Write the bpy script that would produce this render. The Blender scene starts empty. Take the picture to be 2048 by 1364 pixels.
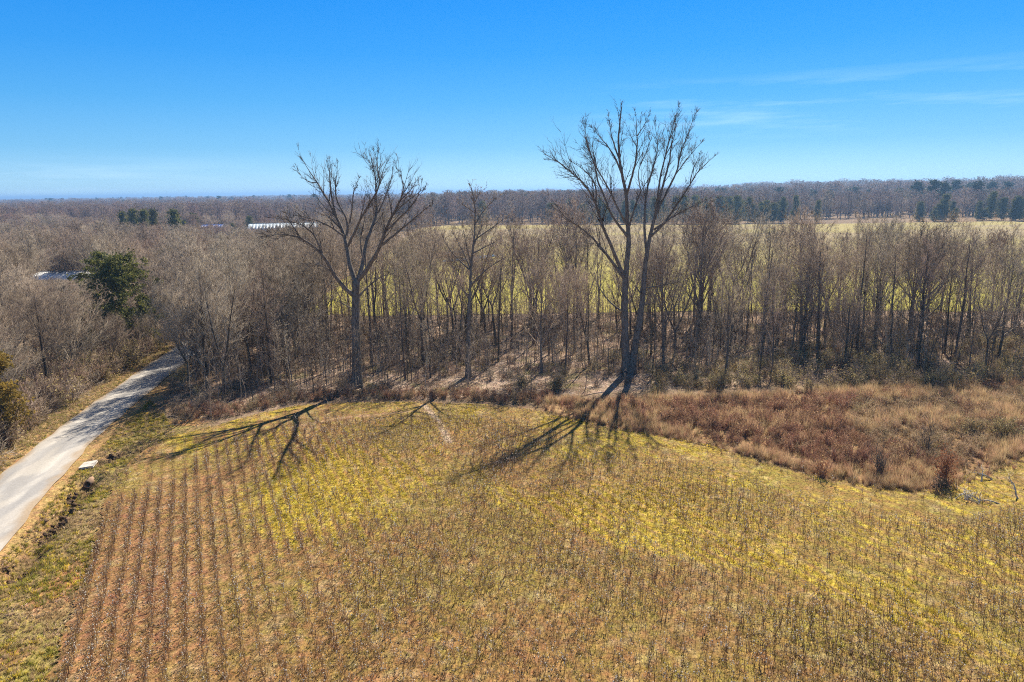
import bpy, math, random
import numpy as np
from mathutils import Matrix, Vector

S = bpy.context.scene
COL = S.collection
rng = np.random.default_rng(7)
random.seed(7)
rad = math.radians

# ------------------------------------------------------------------ camera, sky, sun, exposure
CAM_H, PITCH, ROLL, FPX = 20.0, rad(12.4), rad(0.85), 1365.0
r0 = np.array([1.0, 0, 0]); u0 = np.array([0, math.sin(PITCH), math.cos(PITCH)])
CF = np.array([0, math.cos(PITCH), -math.sin(PITCH)])
CR = math.cos(ROLL) * r0 - math.sin(ROLL) * u0
CU = math.sin(ROLL) * r0 + math.cos(ROLL) * u0
cam = bpy.data.cameras.new('camera'); camo = bpy.data.objects.new('camera', cam); COL.objects.link(camo)
cam.sensor_width = 36.0; cam.lens = 36.0 * FPX / 2048.0; cam.clip_start = 0.5; cam.clip_end = 40000
camo.matrix_world = Matrix(((CR[0], CU[0], -CF[0], 0), (CR[1], CU[1], -CF[1], 0), (CR[2], CU[2], -CF[2], CAM_H), (0, 0, 0, 1)))
S.camera = camo

SUN_AZ, SUN_EL = rad(21.5), rad(44.5)          # azimuth measured clockwise from the view direction (+Y)
sd = Vector((math.sin(SUN_AZ) * math.cos(SUN_EL), math.cos(SUN_AZ) * math.cos(SUN_EL), math.sin(SUN_EL)))
sun = bpy.data.lights.new('sun', 'SUN'); sun.energy = 5.0; sun.angle = rad(0.5); sun.color = (1.0, 0.91, 0.76)
suno = bpy.data.objects.new('sun', sun); COL.objects.link(suno)
suno.rotation_euler = sd.to_track_quat('Z', 'Y').to_euler(); suno.location = (60, 100, 120)

W = bpy.data.worlds.new('World'); S.world = W; W.use_nodes = True
wn, wl = W.node_tree.nodes, W.node_tree.links
wn.clear()
sky = wn.new('ShaderNodeTexSky'); sky.sky_type = 'NISHITA'; sky.sun_disc = False
sky.sun_elevation = SUN_EL; sky.sun_rotation = SUN_AZ; sky.air_density = 1.0; sky.dust_density = 0.3; sky.ozone_density = 2.0
tc = wn.new('ShaderNodeTexCoord'); sep = wn.new('ShaderNodeSeparateXYZ'); wl.new(tc.outputs['Generated'], sep.inputs[0])
ramp = wn.new('ShaderNodeValToRGB')      # clear, polarised winter blue: deepens from horizon to zenith
EXPO = 0.82
SKY_T = [(0.0, (.58, .88, 1.04)), (.06, (.25, .64, 1.02)), (.12, (.115, .50, 1.02)), (.18, (.050, .40, 1.02)), (.24, (.026, .34, 1.0)), (.5, (.055, .20, .52)), (1, (.045, .12, .30))]
SKY_N = {0: (1.02, .87, .58), .06: (.82, .94, .87), .12: (.57, .77, .93), .18: (.45, .65, .89), .24: (.38, .56, .83), .5: (.28, .43, .72), 1: (.22, .36, .66)}
SKY_STOPS = [(p, tuple(c / 2 ** EXPO / n for c, n in zip(t, SKY_N[p]))) for p, t in SKY_T]
wl.new(sep.outputs['Z'], ramp.inputs[0])
def set_ramp(r, stops):
    el = r.color_ramp.elements
    while len(el) > 1: el.remove(el[-1])
    el[0].position = stops[0][0]; el[0].color = (*stops[0][1], 1)
    for p, c in stops[1:]:
        e = el.new(p); e.color = (*c, 1)
#SKYSET
set_ramp(ramp, SKY_STOPS)
mul = wn.new('ShaderNodeMix'); mul.data_type = 'RGBA'; mul.blend_type = 'MULTIPLY'; mul.inputs[0].default_value = 1.0
wl.new(sky.outputs[0], mul.inputs[6]); wl.new(ramp.outputs[0], mul.inputs[7])
# thin cirrus: stretched noise on a plane overhead
cmap = wn.new('ShaderNodeVectorMath'); cmap.operation = 'MULTIPLY'; cmap.inputs[1].default_value = (2.2, 1.2, 26.0)
wl.new(tc.outputs['Generated'], cmap.inputs[0])
cno = wn.new('ShaderNodeTexNoise'); cno.inputs['Scale'].default_value = 1.7; cno.inputs['Detail'].default_value = 6; cno.inputs['Roughness'].default_value = 0.6
wl.new(cmap.outputs[0], cno.inputs['Vector'])
cr = wn.new('ShaderNodeValToRGB'); set_ramp(cr, [(0.46, (0, 0, 0)), (0.75, (0.24, 0.24, 0.24))]); wl.new(cno.outputs[0], cr.inputs[0])
cmix = wn.new('ShaderNodeMix'); cmix.data_type = 'RGBA'; cmix.inputs[7].default_value = (7.2, 8.6, 9.8, 1)
clo = wn.new('ShaderNodeMapRange'); clo.inputs[1].default_value = .10; clo.inputs[2].default_value = .17; clo.inputs[3].default_value = 1; clo.inputs[4].default_value = 1; wl.new(sep.outputs['Z'], clo.inputs[0])
cmu2 = wn.new('ShaderNodeMath'); cmu2.operation = 'MULTIPLY'
cmu = wn.new('ShaderNodeMath'); cmu.operation = 'MULTIPLY'; wl.new(cr.outputs[0], cmu.inputs[0]); wl.new(clo.outputs[0], cmu.inputs[1]); wl.new(cmu.outputs[0], cmu2.inputs[0])
def win(src, lo0, lo1, hi1, hi0):     # soft window
    p = wn.new('ShaderNodeMapRange'); p.inputs[1].default_value = lo0; p.inputs[2].default_value = lo1; wl.new(src, p.inputs[0])
    q = wn.new('ShaderNodeMapRange'); q.inputs[1].default_value = hi1; q.inputs[2].default_value = hi0; q.inputs[3].default_value = 1; q.inputs[4].default_value = 0; wl.new(src, q.inputs[0])
    r = wn.new('ShaderNodeMath'); r.operation = 'MULTIPLY'; wl.new(p.outputs[0], r.inputs[0]); wl.new(q.outputs[0], r.inputs[1]); return r.outputs[0]
def mulm(u, v):
    r = wn.new('ShaderNodeMath'); r.operation = 'MULTIPLY'; wl.new(u, r.inputs[0]); wl.new(v, r.inputs[1]); return r.outputs[0]
bank_r = mulm(win(sep.outputs['Z'], .06, .085, .12, .145), win(sep.outputs['X'], .05, .25, 2, 3)); bank_l = mulm(win(sep.outputs['Z'], -.01, .015, .03, .05), win(sep.outputs['X'], -3, -2, -.5, -.3))
both = wn.new('ShaderNodeMath'); both.operation = 'ADD'; both.use_clamp = True; wl.new(bank_r, both.inputs[0]); wl.new(bank_l, both.inputs[1]); wl.new(both.outputs[0], cmu2.inputs[1]); wl.new(cmu2.outputs[0], cmix.inputs[0])
rg = wn.new('ShaderNodeValToRGB'); set_ramp(rg, [(p, tuple(c / 2 ** EXPO for c in t)) for p, t in SKY_T]); wl.new(sep.outputs['Z'], rg.inputs[0])
rs = wn.new('ShaderNodeVectorMath'); rs.operation = 'SCALE'; rs.inputs['Scale'].default_value = 10.0; wl.new(rg.outputs[0], rs.inputs[0])
even = wn.new('ShaderNodeMix'); even.data_type = 'RGBA'; em = wn.new('ShaderNodeMapRange'); em.inputs[1].default_value = .25; em.inputs[2].default_value = .6; em.inputs[3].default_value = .65; em.inputs[4].default_value = .3; wl.new(sep.outputs['Z'], em.inputs[0]); wl.new(em.outputs[0], even.inputs[0])
wl.new(mul.outputs[2], even.inputs[6]); wl.new(rs.outputs[0], even.inputs[7]); wl.new(even.outputs[2], cmix.inputs[6])
bg = wn.new('ShaderNodeBackground'); bg.inputs[1].default_value = 0.1; wl.new(cmix.outputs[2], bg.inputs[0])
wo = wn.new('ShaderNodeOutputWorld'); wl.new(bg.outputs[0], wo.inputs[0])

S.view_settings.view_transform = 'Standard'; S.view_settings.look = 'None'
S.view_settings.exposure = EXPO; S.view_settings.gamma = 1.0; S.view_settings.use_curve_mapping = False
S.render.engine = 'CYCLES'
S.cycles.max_bounces = 6; S.cycles.diffuse_bounces = 2; S.cycles.transparent_max_bounces = 6; S.cycles.volume_bounces = 0
S.cycles.use_denoising = False; S.cycles.use_adaptive_sampling = False
S.cycles.pixel_filter_type = 'BLACKMAN_HARRIS'; S.cycles.filter_width = 1.05
S.cycles.sample_clamp_indirect = 4.0

# ------------------------------------------------------------------ image <-> ground helpers (reference pixels, 2048 wide)
def ray(px, py):
    return CF * FPX + CR * (px - 1024) + CU * (682 - py)
def G(px, py, z=0.0):
    d = ray(px, py); t = (z - CAM_H) / d[2]
    return np.array([d[0] * t, d[1] * t])
def atY(px, py, Y):
    d = ray(px, py); t = Y / d[1]
    return np.array([d[0] * t, Y, CAM_H + d[2] * t])
def proj(p):
    v = np.asarray(p, float) - np.array([0, 0, CAM_H]); D = v @ CF
    return 1024 + FPX * (v @ CR) / D, 682 - FPX * (v @ CU) / D
def GP(pts): return np.array([G(*q) for q in pts])

# ------------------------------------------------------------------ numpy noise / geometry
def _h(ix, iy, s):
    n = (ix.astype(np.int64) * 374761393 + iy.astype(np.int64) * 668265263 + s * 974634777) & 0x7fffffff
    n = ((n ^ (n >> 13)) * 1274126177) & 0x7fffffff
    return ((n ^ (n >> 16)) & 0xffff) / 65535.0
def vnoise(x, y, s=0):
    ix, iy = np.floor(x), np.floor(y); fx, fy = x - ix, y - iy
    fx = fx * fx * (3 - 2 * fx); fy = fy * fy * (3 - 2 * fy)
    a = _h(ix, iy, s); b = _h(ix + 1, iy, s); c = _h(ix, iy + 1, s); d = _h(ix + 1, iy + 1, s)
    return (a * (1 - fx) + b * fx) * (1 - fy) + (c * (1 - fx) + d * fx) * fy
def fbm(x, y, s=0, o=4):
    v = 0; a = 0.5; t = 0
    for i in range(o):
        v = v + a * vnoise(x * 2 ** i + i * 17.3, y * 2 ** i - i * 9.1, s + i); t += a; a *= 0.5
    return v / t
def inside(x, y, poly):
    r = np.zeros(np.shape(x), bool); n = len(poly); j = n - 1
    for i in range(n):
        xi, yi = poly[i]; xj, yj = poly[j]
        if yi != yj:
            r ^= ((yi > y) != (yj > y)) & (x < (xj - xi) * (y - yi) / (yj - yi) + xi)
        j = i
    return r
def linedist(x, y, pts, closed=False):
    d = np.full(np.shape(x), 1e9); P = [np.asarray(p, float) for p in pts]
    if closed: P = P + [P[0]]
    for a, b in zip(P[:-1], P[1:]):
        ab = b - a; t = np.clip(((x - a[0]) * ab[0] + (y - a[1]) * ab[1]) / (ab @ ab), 0, 1)
        d = np.minimum(d, np.hypot(x - a[0] - t * ab[0], y - a[1] - t * ab[1]))
    return d
def sdf(x, y, poly): return np.where(inside(x, y, poly), -1, 1) * linedist(x, y, poly, True)
def sst(x, a, b):
    t = np.clip((x - a) / (b - a), 0, 1); return t * t * (3 - 2 * t)
def nrm(v): return v / np.maximum(np.linalg.norm(v, axis=-1, keepdims=True), 1e-9)

# ------------------------------------------------------------------ mesh building
class MB:
    def __init__(s): s.v = []; s.f3 = []; s.f4 = []; s.n = 0; s.m3 = []; s.m4 = []
    def add(s, v, f3=None, f4=None, mat=0):
        v = np.asarray(v, float)
        if f3 is not None and len(f3): s.f3.append(np.asarray(f3) + s.n); s.m3.append(np.full(len(f3), mat))
        if f4 is not None and len(f4): s.f4.append(np.asarray(f4) + s.n); s.m4.append(np.full(len(f4), mat))
        s.v.append(v); s.n += len(v)
    def tube(s, pts, r, k=6, mat=0, cap=True):
        pts = np.asarray(pts, float); r = np.broadcast_to(np.asarray(r, float), (len(pts),)); n = len(pts)
        T = nrm(np.gradient(pts, axis=0))
        ref = np.array([1.0, 0.13, 0.07]); ref = ref if abs(np.mean(T @ ref)) < 0.8 else np.array([0.05, 0.1, 1.0])
        A = nrm(np.cross(T, ref)); B = np.cross(T, A)
        an = np.arange(k) * 2 * math.pi / k
        ring = pts[:, None] + r[:, None, None] * (A[:, None] * np.cos(an)[None, :, None] + B[:, None] * np.sin(an)[None, :, None])
        i = np.arange(n - 1)[:, None] * k; j = np.arange(k)[None]; j2 = (j + 1) % k
        q = np.stack([i + j, i + j2, i + k + j2, i + k + j], -1).reshape(-1, 4)
        v = ring.reshape(-1, 3); f3 = None
        if cap:
            v = np.concatenate([v, pts[-1:] + T[-1:] * r[-1]]); b = (n - 1) * k
            f3 = np.stack([b + np.arange(k), b + (np.arange(k) + 1) % k, np.full(k, n * k)], -1)
        s.add(v, f3, q, mat)
    def bends(s, P0, PM, P1, r, mat=0, k=3):
        n = len(P0)
        if n == 0: return
        r = np.broadcast_to(r, (n,))
        T = nrm(P1 - P0); ref = np.where(np.abs(T[:, 2:3]) > 0.8, [[1.0, .2, 0]], [[0, .1, 1.0]])
        A = nrm(np.cross(T, ref)); B = np.cross(T, A)
        an = np.arange(k) * 2 * math.pi / k
        off = A[:, None] * np.cos(an)[None, :, None] + B[:, None] * np.sin(an)[None, :, None]
        v = np.concatenate([P0[:, None] + off * r[:, None, None], PM[:, None] + off * r[:, None, None] * .62, P1[:, None]], 1)
        b = np.arange(n)[:, None, None] * (2 * k + 1); j = np.arange(k); j2 = (j + 1) % k
        q = (b + np.stack([j, j2, k + j2, k + j], -1)[None]).reshape(-1, 4)
        t = (b + np.stack([k + j, k + j2, np.full(k, 2 * k)], -1)[None]).reshape(-1, 3)
        s.add(v.reshape(-1, 3), t, q, mat)
    def spikes(s, P0, P1, w, mat=0):
        n = len(P0)
        if n == 0: return
        w = np.broadcast_to(w, (n,))
        T = nrm(P1 - P0); ref = nrm(rng.normal(size=(n, 3)))
        A = nrm(np.cross(T, ref)); B = np.cross(T, A)
        an = np.arange(3) * 2 * math.pi / 3
        v = np.concatenate([P0[:, None] + (A[:, None] * np.cos(an)[None, :, None] + B[:, None] * np.sin(an)[None, :, None]) * w[:, None, None] * .5, P1[:, None]], 1)
        b = np.arange(n)[:, None, None] * 4
        t = (b + np.array([[0, 1, 3], [1, 2, 3], [2, 0, 3]])[None]).reshape(-1, 3)
        s.add(v.reshape(-1, 3), t, None, mat)
    def leaves(s, P, size, mat=0, flat=0.0, squash=1.0):
        """small pointed leaf-clump triangles scattered at P with random facing"""
        n = len(P)
        N = rng.normal(size=(n, 3)); N[:, 2] = N[:, 2] * (1 - flat) + flat * 2.0; N = nrm(N)
        A = nrm(np.cross(N, rng.normal(size=(n, 3)))); B = np.cross(N, A)
        sz = np.broadcast_to(size, (n,))[:, None]
        v = np.stack([P - A * sz * .5 - B * sz * .35, P + A * sz * .5 - B * sz * .2 * squash, P + B * sz * .65 + A * sz * .1], 1)
        s.add(v.reshape(-1, 3), np.arange(n * 3).reshape(-1, 3), None, mat)
    def box(s, c, h, rot=None, mat=0):
        c = np.asarray(c, float); h = np.asarray(h, float)
        v = np.array([[x, y, z] for z in (-1, 1) for y in (-1, 1) for x in (-1, 1)]) * h
        if rot is not None: v = v @ np.asarray(rot).T
        s.add(v + c, None, [[0, 2, 3, 1], [4, 5, 7, 6], [0, 1, 5, 4], [2, 6, 7, 3], [0, 4, 6, 2], [1, 3, 7, 5]], mat)
    def mesh(s, name, mats, smooth=False):
        v = np.concatenate(s.v); me = bpy.data.meshes.new(name)
        f3 = np.concatenate(s.f3) if s.f3 else np.zeros((0, 3), int); f4 = np.concatenate(s.f4) if s.f4 else np.zeros((0, 4), int)
        me.vertices.add(len(v)); me.vertices.foreach_set('co', v.astype(np.float32).ravel())
        nl = f3.size + f4.size; me.loops.add(nl)
        me.loops.foreach_set('vertex_index', np.concatenate([f3.ravel(), f4.ravel()]).astype(np.int32))
        np_ = len(f3) + len(f4); me.polygons.add(np_)
        st = np.concatenate([np.arange(len(f3)) * 3, f3.size + np.arange(len(f4)) * 4]); me.polygons.foreach_set('loop_start', st.astype(np.int32))
        mi = np.concatenate((s.m3 or [np.zeros(0)]) + (s.m4 or [np.zeros(0)])); me.polygons.foreach_set('material_index', mi.astype(np.int32))
        if smooth: me.polygons.foreach_set('use_smooth', np.ones(np_, bool))
        for m in (mats if isinstance(mats, (list, tuple)) else [mats]): me.materials.append(m)
        me.update(calc_edges=True); return me

def link(name, me, parent=None):
    o = bpy.data.objects.new(name, me); COL.objects.link(o)
    if parent is not None: o.parent = parent
    return o
def tag(o, label, cat=None, group=None, kind=None):
    o['label'] = label
    if cat: o['category'] = cat
    if group: o['group'] = group
    if kind: o['kind'] = kind
    return o
def empty(name, loc, rz=0.0, sc=1.0):
    o = bpy.data.objects.new(name, None); COL.objects.link(o); o.empty_display_size = 0.5
    o.location = loc; o.rotation_euler = (0, 0, rz); o.scale = (sc,) * 3 if np.isscalar(sc) else sc
    return o

# ------------------------------------------------------------------ materials
def mat(name, c1, c2, scale=3.0, rough=0.85, detail=4, rand=0.0, transl=0.0, bump=0.0, stretch=(1, 1, 1), spec=0.2, c3=None, coord='Object'):
    m = bpy.data.materials.new(name); m.use_nodes = True
    N, L = m.node_tree.nodes, m.node_tree.links; b = N['Principled BSDF']
    b.inputs['Roughness'].default_value = rough; b.inputs['Specular IOR Level'].default_value = spec
    t = N.new('ShaderNodeTexCoord'); mp = N.new('ShaderNodeMapping'); mp.inputs['Scale'].default_value = stretch
    L.new(t.outputs[coord], mp.inputs[0])
    n = N.new('ShaderNodeTexNoise'); n.inputs['Scale'].default_value = scale; n.inputs['Detail'].default_value = detail; L.new(mp.outputs[0], n.inputs['Vector'])
    r = N.new('ShaderNodeValToRGB')
    set_ramp(r, [(0.34, c1), (0.62, c2)] if c3 is None else [(0.3, c1), (0.5, c2), (0.68, c3)])
    L.new(n.outputs[0], r.inputs[0]); out = r.outputs[0]
    if rand > 0:
        oi = N.new('ShaderNodeObjectInfo'); hs = N.new('ShaderNodeHueSaturation')
        mr = N.new('ShaderNodeMapRange'); mr.inputs['To Min'].default_value = 1 - rand; mr.inputs['To Max'].default_value = 1 + rand
        L.new(oi.outputs['Random'], mr.inputs[0]); L.new(mr.outputs[0], hs.inputs['Value'])
        mh = N.new('ShaderNodeMapRange'); mh.inputs['To Min'].default_value = 0.5 - rand * .05; mh.inputs['To Max'].default_value = 0.5 + rand * .06
        ml = N.new('ShaderNodeMath'); ml.operation = 'FRACT'; mm = N.new('ShaderNodeMath'); mm.operation = 'MULTIPLY'; mm.inputs[1].default_value = 7.31
        L.new(oi.outputs['Random'], mm.inputs[0]); L.new(mm.outputs[0], ml.inputs[0]); L.new(ml.outputs[0], mh.inputs[0]); L.new(mh.outputs[0], hs.inputs['Hue'])
        L.new(out, hs.inputs['Color']); out = hs.outputs[0]
    L.new(out, b.inputs['Base Color'])
    if bump > 0:
        bp = N.new('ShaderNodeBump'); bp.inputs['Strength'].default_value = bump; bp.inputs['Distance'].default_value = 0.05
        L.new(n.outputs[0], bp.inputs['Height']); L.new(bp.outputs[0], b.inputs['Normal'])
    if transl > 0:
        tr = N.new('ShaderNodeBsdfTranslucent'); L.new(out, tr.inputs['Color'])
        mx = N.new('ShaderNodeMixShader'); mx.inputs[0].default_value = transl
        L.new(b.outputs[0], mx.inputs[1]); L.new(tr.outputs[0], mx.inputs[2]); L.new(mx.outputs[0], N['Material Output'].inputs[0])
    return m

M_BARK = mat('bark', (0.04, 0.03, 0.023), (0.16, 0.125, 0.095), 5, 0.95, 5, 0.45, bump=0.5, stretch=(3, 3, .5))
M_BARKG = mat('grey_bark', (0.085, 0.067, 0.053), (0.27, 0.22, 0.175), 4, 0.9, 5, bump=0.5, stretch=(3, 3, .5))
M_TWIG = mat('twig', (0.27, 0.2, 0.147), (0.49, 0.385, 0.295), 1.5, 0.8, 2, 0.28, 0.3)
M_FTWIG = mat('distant_twig', (.15,.105,.085), (.31,.225,.18), 1.5, 0.85, 2, 0.22, 0.1)
M_FTWIGR = mat('distant_reddish_twig', (.16,.10,.085), (.32,.21,.175), 1.5, 0.85, 2, 0.22, 0.1)
M_TWIGG = mat('tan_twig', (0.34, 0.275, 0.205), (0.58, 0.49, 0.39), 1.5, 0.8, 2, 0.2, 0.3)
M_TWIGM = mat('reddish_twig', (0.25, 0.16, 0.12), (0.45, 0.315, 0.24), 1.5, 0.8, 2, 0.25, 0.3)
M_CEDAR = mat('cedar_foliage', (0.05, 0.056, 0.014), (0.19, 0.185, 0.045), 1.3, 0.7, 3, 0.2, 0.4)
M_BRONZE = mat('bronze_cedar_foliage', (0.12, 0.085, 0.018), (0.3, 0.195, 0.045), 1.1, 0.7, 3, 0.2, 0.4)
M_PINE = mat('pine_foliage', (0.02, 0.04, 0.018), (0.06, 0.085, 0.032), 0.8, 0.7, 3, 0.25, 0.2)
M_PRIVET = mat('olive_leaf', (0.24, 0.19, 0.07), (0.5, 0.4, 0.19), 1.5, 0.6, 3, 0.25, 0.35)
M_SEDGE = mat('dry_sedge', (0.4, 0.245, 0.12), (0.7, 0.49, 0.29), 0.6, 0.8, 3, 0.25, 0.4)
M_BRAMBLE = mat('bramble_stem', (0.34, 0.175, 0.1), (0.6, 0.375, 0.245), 0.9, 0.8, 3, 0.25, 0.35)
M_TANBR = mat('tan_bramble', (0.4, 0.28, 0.16), (0.66, 0.5, 0.33), 0.9, 0.8, 3, 0.25, 0.35)
M_STALK = mat('cotton_stem', (0.1, 0.048, 0.022), (0.3, 0.155, 0.075), 2.0, 0.75, 2, 0.3)
M_BOLL = mat('cotton_lint', (0.74, 0.68, 0.58), (0.86, 0.81, 0.72), 8, 0.9, 2, 0.05, 0.4)
M_HUSK = mat('dry_boll', (0.28, 0.20, 0.13), (0.5, 0.40, 0.29), 8, 0.8, 2, 0.2)
M_GY = mat('yellow_weed', (0.5, 0.38, 0.035), (0.76, 0.6, 0.09), 1.0, 0.6, 2, 0.22, 0.5)
M_GG = mat('green_weed', (0.2, 0.19, 0.02), (0.42, 0.38, 0.06), 1.0, 0.6, 2, 0.25, 0.45)
M_STRAW = mat('dry_straw', (0.32, 0.22, 0.1), (0.64, 0.48, 0.25), 1.0, 0.7, 2, 0.25, 0.35)
M_DEADLEAF = mat('dead_leaf', (0.28, 0.175, 0.1), (0.62, 0.46, 0.32), 1.0, 0.7, 2, 0.3, 0.3)
M_SILVER = mat('weathered_wood', (0.30, 0.27, 0.23), (0.62, 0.58, 0.52), 4, 0.8, 3, 0.1)
M_CLOD = mat('soil_clod', (0.045, 0.03, 0.022), (0.15, 0.09, 0.055), 3, 0.95, 4, 0.2)

def ground_mat(name, bumpd=0.06):
    """vertex colour 'tint' gives which plants or soil grow where; the nodes add crumbs, litter and relief"""
    m = bpy.data.materials.new(name); m.use_nodes = True
    N, L = m.node_tree.nodes, m.node_tree.links; b = N['Principled BSDF']
    b.inputs['Roughness'].default_value = 0.95; b.inputs['Specular IOR Level'].default_value = 0.05
    a = N.new('ShaderNodeAttribute'); a.attribute_name = 'tint'
    t = N.new('ShaderNodeTexCoord')
    n1 = N.new('ShaderNodeTexNoise'); n1.inputs['Scale'].default_value = 7.5; n1.inputs['Detail'].default_value = 6; n1.inputs['Roughness'].default_value = 0.75
    n2 = N.new('ShaderNodeTexNoise'); n2.inputs['Scale'].default_value = 0.9; n2.inputs['Detail'].default_value = 5
    n3 = N.new('ShaderNodeTexNoise'); n3.inputs['Scale'].default_value = 1.9; n3.inputs['Detail'].default_value = 5
    for n in (n1, n2, n3): L.new(t.outputs['Object'], n.inputs['Vector'])
    m1 = N.new('ShaderNodeMapRange'); m1.inputs[1].default_value = 0.32; m1.inputs[2].default_value = 0.68; m1.inputs[3].default_value = 0.16; m1.inputs[4].default_value = 1.75
    L.new(n1.outputs[0], m1.inputs[0])
    m2 = N.new('ShaderNodeMapRange'); m2.inputs[1].default_value = 0.3; m2.inputs[2].default_value = 0.7; m2.inputs[3].default_value = 0.78; m2.inputs[4].default_value = 1.22
    L.new(n2.outputs[0], m2.inputs[0])
    mm = N.new('ShaderNodeMath'); mm.operation = 'MULTIPLY'; L.new(m1.outputs[0], mm.inputs[0]); L.new(m2.outputs[0], mm.inputs[1])
    hs = N.new('ShaderNodeHueSaturation'); L.new(a.outputs['Color'], hs.inputs['Color']); L.new(mm.outputs[0], hs.inputs['Value'])
    mh = N.new('ShaderNodeMapRange'); mh.inputs[1].default_value = 0.3; mh.inputs[2].default_value = 0.7; mh.inputs[3].default_value = 0.478; mh.inputs[4].default_value = 0.522
    L.new(n3.outputs[0], mh.inputs[0]); L.new(mh.outputs[0], hs.inputs['Hue'])
    L.new(hs.outputs[0], b.inputs['Base Color'])
    bp = N.new('ShaderNodeBump'); bp.inputs['Strength'].default_value = 0.8; bp.inputs['Distance'].default_value = bumpd
    L.new(n1.outputs[0], bp.inputs['Height']); L.new(bp.outputs[0], b.inputs['Normal'])
    return m
M_GROUND = ground_mat('ground_cover'); M_FIELD = ground_mat('field_soil', 0.08)

# ------------------------------------------------------------------ the lie of the land
ROWD = np.array([-0.4226, 0.9063]); ROWN = np.array([0.9063, 0.4226]); ROW0 = -6.62; ROWS = 0.762
def rowu(x, y): return (x * ROWN[0] + y * ROWN[1] - ROW0) / ROWS
A0 = np.array([-28.8, 46.0])
FIELD = np.array([[-10.5, 4.0], [-28.4, 45.3], *GP([(238, 948), (285, 905), (345, 872), (450, 848), (520, 828), (600, 812), (700, 806), (850, 805), (1000, 812),
         (1090, 822), (1150, 838), (1230, 858), (1320, 872), (1400, 888), (1500, 914), (1580, 938), (1650, 955), (1740, 974), (1820, 984), (1890, 976), (1935, 955), (1990, 935), (2048, 905)]), [60, 49], [75, 44], [75, 4]])
ROAD_C = np.array([[-20, 8], [-26.6, 20], [-30.6, 30], [-34.1, 41], [-37.2, 53], [-39.6, 65], [-41.7, 78], [-43.6, 91], [-46.5, 104], [-51, 120], [-58, 140], [-70, 165], [-90, 195]])
FARF = np.array([[-36, 117], [-28, 113], [0, 112], [34, 111], [80, 108], [140, 104], [300, 90], [520, 80], [560, 330], [330, 372], [210, 380], [120, 391], [60, 407], [0, 420], [-40, 428], [-52, 390], [-44, 250], [-40, 160]])
DITCH = np.array([G(20, 1150), G(72, 1085), G(105, 1040), G(135, 1008), G(160, 978), G(176, 958)])
DITCH2 = np.array([G(205, 925), G(245, 905), G(300, 897), G(345, 888)])
FLOOR = np.array([*GP([(330, 770), (350, 850), (450, 838), (600, 805), (850, 800), (1090, 800), (1250, 780), (1480, 775)]), [30, 71], [60, 69], [100, 66], [140, 66], [140, 104], [34, 111], [-28, 113], [-42, 118], [-42, 96]])
BRUSH = np.array([*GP([(1090, 822), (1150, 838), (1230, 858), (1320, 872), (1400, 888), (1500, 914), (1580, 938), (1650, 955), (1740, 974), (1820, 984), (1890, 976), (1935, 955), (1990, 935), (2048, 905)]), [55, 51], [90, 50], [90, 71], [60, 71], *GP([(1900, 770), (1600, 785), (1400, 795), (1200, 795), (1090, 800)])])

def lay(c, t, col): return c + (np.asarray(col) - c) * np.clip(t, 0, 1)[..., None]
def ditch_depth(x, y):
    d = linedist(x, y, DITCH); e = linedist(x, y, DITCH2)
    return -0.85 * np.exp(-(d / 0.8) ** 2) * (0.6 + 0.8 * vnoise(x * 1.3, y * 1.3, 5)) - 0.35 * np.exp(-(e / 0.55) ** 2)
def ground_z(x, y):
    near = np.exp(-((x / 160) ** 2 + ((y - 70) / 130) ** 2))
    return -0.06 + near * (0.10 * (fbm(x * .25, y * .25, 3) - .5)) + ditch_depth(x, y)

def axis(a, b, step, lo, hi, g=1.16):
    c = list(np.arange(a, b, step)); s = step
    while c[-1] < hi: s *= g; c.append(c[-1] + s)
    s = step; c2 = [c[0]]
    while c2[-1] > lo: s *= g; c2.append(c2[-1] - s)
    return np.array(sorted(c2[1:]) + c)
gx = axis(-62, 66, 0.42, -14000, 14000); gy = axis(14, 122, 0.42, -1500, 16000)
X, Y = np.meshgrid(gx, gy)
def grid_mesh(name, X, Y, Z, tint, m, keep=None, smooth=True):
    ny, nx = X.shape; idx = np.arange(nx * ny).reshape(ny, nx)
    q = np.stack([idx[:-1, :-1], idx[:-1, 1:], idx[1:, 1:], idx[1:, :-1]], -1).reshape(-1, 4)
    if keep is not None:
        kq = keep.ravel()[q].all(1); q = q[kq]
        used = np.unique(q); rm = np.full(nx * ny, -1); rm[used] = np.arange(len(used)); q = rm[q]
    else: used = np.arange(nx * ny)
    mb = MB(); mb.add(np.stack([X.ravel()[used], Y.ravel()[used], Z.ravel()[used]], -1), None, q)
    me = mb.mesh(name, m, smooth)
    if tint is not None:
        at = me.color_attributes.new('tint', 'FLOAT_COLOR', 'POINT')
        c = np.concatenate([tint.reshape(-1, 3)[used], np.ones((len(used), 1))], 1); at.data.foreach_set('color', c.astype(np.float32).ravel())
    return me

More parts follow.
